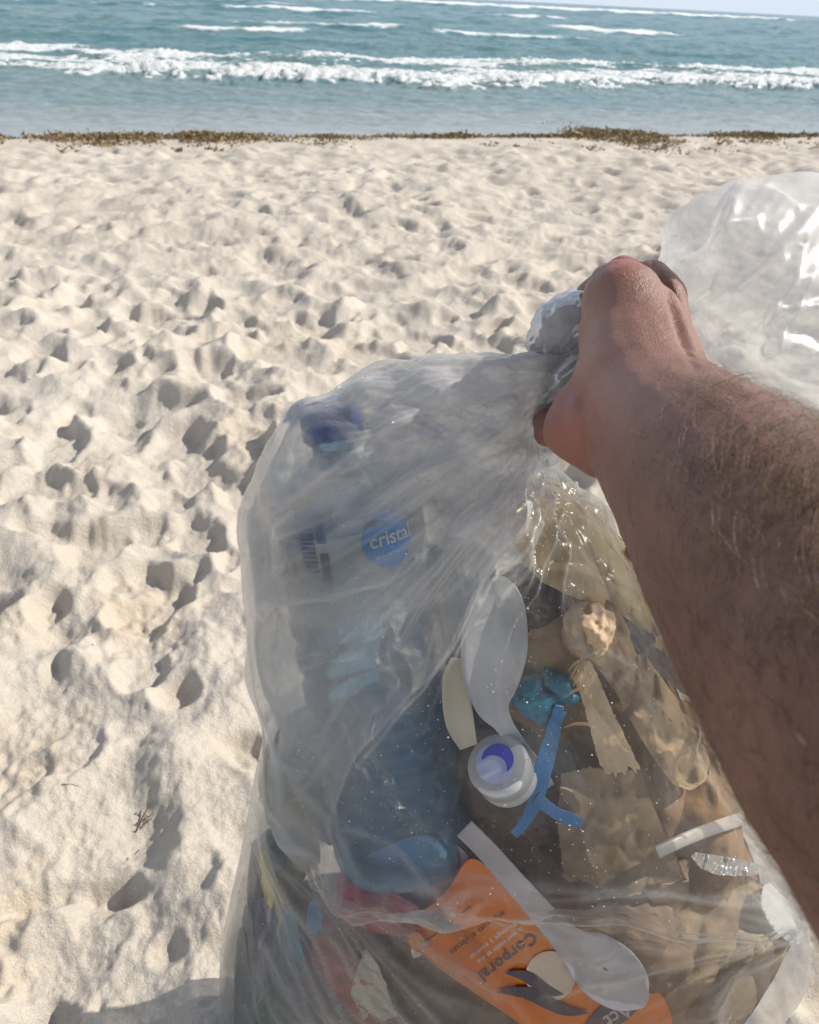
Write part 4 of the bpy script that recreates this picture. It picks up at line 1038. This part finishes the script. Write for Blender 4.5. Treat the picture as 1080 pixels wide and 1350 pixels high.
# ---- red, paper and small colours in the lower left
sheet('foil_wrapper', [(436, 1160), (450, 1148), (475, 1152), (520, 1178), (560, 1200), (545, 1236), (500, 1232), (455, 1215), (442, 1195)], .012, M_RED, 'maroon foil wrapper left of the orange bottle', 'foil wrapper', .009, 50, seed=25)
sheet('crumpled_paper', [(408, 1236), (430, 1232), (470, 1268), (500, 1310), (520, 1352), (480, 1360), (440, 1310), (415, 1275)], .012, M_REDB, 'narrow red brown crumpled paper near the bottom left', 'crumpled paper', .005, 40, seed=26)
sheet('paper_scrap', [(482, 1250), (500, 1275), (512, 1310), (522, 1338), (505, 1345), (488, 1336), (476, 1342), (462, 1310), (470, 1280)], .008, plain('cream_paper', (.58, .53, .43), .7, .1, 30, .3, trans=.2), 'cream paper triangle pointing up near the bottom', 'paper scrap', .006, 60, seed=27, sm=0, ragged=.01)
small = [('plastic_scrap', [(338, 1120), (352, 1118), (362, 1170), (360, 1200), (348, 1190)], M_YEL, 'yellow scrap against the left side of the bag'),
         ('plastic_scrap', [(338, 985), (360, 975), (400, 1060), (430, 1130), (400, 1160), (370, 1120), (345, 1060)], M_OLIVE, 'olive scrap high on the left below the bulge'),
         ('plastic_scrap', [(330, 1180), (356, 1185), (385, 1260), (392, 1300), (360, 1300), (335, 1240)], M_DBLUE, 'dark blue scrap low on the left side'),
         ('plastic_scrap', [(372, 1195), (388, 1200), (398, 1250), (408, 1290), (386, 1280), (374, 1240)], M_TEAL, 'teal scrap between the dark blue and red litter'),
         ('plastic_scrap', [(405, 1190), (420, 1185), (428, 1215), (415, 1238), (404, 1225)], M_BLUE, 'small bright blue scrap above the red brown paper'),
         ('plastic_scrap', [(305, 1250), (320, 1210), (330, 1290), (330, 1380), (308, 1370)], M_TEALD, 'dark teal strip at the far left edge of the bag'),
         ('plastic_scrap', [(420, 1205), (450, 1222), (470, 1262), (440, 1275), (418, 1240)], plain('purple_film', (.16, .05, .10), .4, .3), 'dull purple scrap between the red foil and red brown paper'),
         ('plastic_scrap', [(352, 1290), (420, 1300), (450, 1345), (400, 1370), (350, 1350)], M_GREY, 'grey scrap over the green glass bottle'),
         ('plastic_scrap', [(318, 1190), (340, 1200), (344, 1290), (336, 1330), (322, 1280)], M_GREY, 'pale grey strip beside the dark teal one')]
for k, (nm, poly, mt, lb) in enumerate(small): sheet(nm, poly, .010 + .002 * k, mt, lb, 'plastic scrap', .006, 50, seed=30 + k, nb=60, nr=12)
g0 = inside(392, 1400, .05); g1 = inside(372, 1290, .04)
lathe('glass_bottle', g0, g1, [(0, .02), (.05, .028), (.7, .028), (.85, .018), (.95, .012), (1.0, .012)], M_GREEN, 'green glass bottle at the bottom left of the bag', 'glass bottle')
def keep_inside(o, gap=.004):
    me = o.data; n = len(me.vertices); co = np.zeros(n * 3, np.float32); me.vertices.foreach_get('co', co); co = co.reshape(-1, 3)
    for i in range(n):
        p = Vector(co[i].astype(float)); q, nr_, _, _ = BV.find_nearest(p); cq = AXC(q)
        out = (p - q).dot(q - cq) > 0
        dist = (p - q).length
        if out or dist < gap: co[i] = q + (cq - q).normalized() * gap * (1.0 if not out else 1.0 + min(dist, .03) * 10)
    me.vertices.foreach_set('co', co.ravel()); me.update()
def AXC(q):
    k = int(np.argmin(np.abs(CEN[:, 2] - q[2]))); return Vector(CEN[k])
CEN = S0.mean(1)
# ---- crushed lumps deep in the bag, mostly filler added to darken its inside
DEEP = [(400, 1290, .20, 100, 90, .05, plain('charcoal_shadow_lump', (.05, .055, .06), .5, .3), 'added charcoal lump deepening the bag shadow, lower left at the back', 'plastic sack'),  # opaque lump added so the bag throws a darker shadow
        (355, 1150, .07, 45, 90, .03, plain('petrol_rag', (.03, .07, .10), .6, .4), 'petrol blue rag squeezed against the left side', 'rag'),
        (590, 880, .16, 130, 100, .04, plain('dim_brown_filler', (.16, .13, .10), .7, .3), 'added dim brown paper filler deep behind the big white spoon', 'paper ball'),
        (370, 1440, .09, 90, 90, .05, plain('black_shadow_lump', (.03, .03, .035), .7, .3), 'added black lump deepening the bag shadow at the very bottom left', 'rag'),  # added low down to block sun and strengthen the bag's shadow
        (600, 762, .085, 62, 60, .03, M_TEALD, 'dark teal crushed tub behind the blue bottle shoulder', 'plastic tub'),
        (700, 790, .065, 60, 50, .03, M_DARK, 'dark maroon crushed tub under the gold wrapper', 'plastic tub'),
        (680, 1010, .095, 120, 110, .05, M_DARK, 'added black filler lump behind the white cap', 'plastic sack'),
        (560, 1020, .150, 130, 170, .05, plain('grey_blue_filler', (.10, .13, .17), .5, .3), 'added grey blue filler lump behind the blue bottle', 'plastic sack'),
        (420, 1020, .170, 70, 120, .04, plain('dull_grey_filler', (.20, .20, .20), .5, .3), 'added dull grey filler lump left of the blue bottle', 'plastic sack'),
        (880, 1060, .120, 130, 150, .06, M_BROWN, 'added brown paper filler ball behind the paper bag', 'paper ball'),
        (760, 1180, .095, 190, 110, .05, plain('dark_brown_filler', (.20, .13, .085), .7, .3), 'added dark brown paper filler ball under the orange bottle', 'paper ball'),
        (430, 1260, .095, 110, 130, .05, plain('slate_filler', (.07, .085, .10), .7, .4), 'added dark slate filler lump at the lower left of the bag', 'rag'),
        (940, 1270, .090, 90, 90, .05, plain('taupe_filler', (.26, .20, .14), .7, .3), 'added taupe filler lump at the lower right of the bag', 'rag'),
        (600, 1330, .080, 160, 80, .05, plain('umber_filler', (.12, .08, .06), .7, .3), 'added umber filler lump beneath the orange bottle', 'rag')]
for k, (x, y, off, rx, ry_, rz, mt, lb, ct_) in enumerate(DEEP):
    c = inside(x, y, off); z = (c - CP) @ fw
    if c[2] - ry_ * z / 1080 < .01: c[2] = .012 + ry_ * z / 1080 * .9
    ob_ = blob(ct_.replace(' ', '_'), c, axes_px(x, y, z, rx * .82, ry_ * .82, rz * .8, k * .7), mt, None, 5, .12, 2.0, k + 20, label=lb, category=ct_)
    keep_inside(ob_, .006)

for o_ in list(COL.objects):
    if o_.get('category') in ('plastic scrap', 'paper scrap', 'foil wrapper', 'crumpled paper', 'plastic disc'): keep_inside(o_, .0035)
# ---- sand grains stuck to the film, twigs on the beach
def grains():
    rs_ = np.random.RandomState(8); V = []; F = []
    def add(p, r):
        b = len(V); dirs = [(1, 0, 0), (-1, 0, 0), (0, 1, 0), (0, -1, 0), (0, 0, 1), (0, 0, -1)]
        V.extend([p + np.array(d) * r * rs_.uniform(.6, 1.2) for d in dirs])
        F.extend([(b, b + 2, b + 4), (b + 2, b + 1, b + 4), (b + 1, b + 3, b + 4), (b + 3, b, b + 4), (b + 2, b, b + 5), (b + 1, b + 2, b + 5), (b + 3, b + 1, b + 5), (b, b + 3, b + 5)])
    Xg, Yg, _ = to_px(S2); cand = np.argwhere((fc > .1)[:-16])
    cl = cand[rs_.choice(len(cand), 60)]
    for _ in range(2400):
        if rs_.rand() < .55: i, j = cand[rs_.randint(len(cand))]
        else:
            i, j = cl[rs_.randint(60)]; i = int(np.clip(i + rs_.randn() * 14, 0, NT_ - 2)); j = int((j + rs_.randn() * 12) % NTH)
        if Yg[i, j] < 600 and rs_.rand() < .7: continue
        add(S2[i, j] + N1[i, j] * .0004, rs_.choice([.0003, .0004, .0007], p=[.6, .33, .07]))
    mesh('sand_grains', V, F, plain('pale_grains', (.75, .7, .62), .4, .3), bag, False, kind='stuff')
grains()
def twig(name, pts, r, mat, **tags):
    bm_ = bmesh.new()
    for a, b in zip(pts, pts[1:]): capsule(bm_, a, r, b, r * .8, 6)
    me_ = bpy.data.meshes.new(name); bm_.to_mesh(me_); bm_.free(); return link(name, me_, mat, **tags)
M_TWIG = plain('dry_weed', (.12, .08, .05), .8, .3, 80)
def gp(px, py, h=0.0):
    g = ground(px, py); z = float(sand_h(np.array([g[0]]), np.array([g[1]]))[0]); g = ground(px, py, z); return np.array([g[0], g[1], z + h])
rs_ = np.random.RandomState(4)
root = twig('dry_seaweed_sprig', [gp(180, 1098, .002), gp(188, 1086, .010), gp(200, 1070, .016)], .0009, M_TWIG, label='small dry seaweed sprig casting a shadow on the bare sand', category='seaweed sprig')
for k in range(13):
    a = gp(180 + rs_.uniform(0, 16), 1096 - rs_.uniform(0, 22), rs_.uniform(.002, .012)); b = a + np.array([rs_.uniform(-.012, .014), rs_.uniform(-.006, .012), rs_.uniform(-.004, .010)])
    twig('sprig_branch', [a, (a + b) / 2 + rs_.randn(3) * .0015, b], .0007, M_TWIG, parent=root)
twig('twig', [gp(82, 1035, .001), gp(95, 1036, .003), gp(112, 1040, .001)], .0006, M_TWIG, label='thin dark twig lying flat on the sand', category='twig')
twig('twig', [gp(178, 1127, .001), gp(184, 1123, .004)], .0008, M_TWIG, label='tiny twig stub just below the seaweed sprig', category='twig')
c = gp(124, 850, .002); blob('white_pebble', c, [(.0025, 0, 0), (0, .002, 0), (0, 0, .0018)], plain('white_stone', (.8, .8, .78), .3, .05), None, 2, .1, 2, label='tiny white pebble in the shelly sand patch', category='pebble')
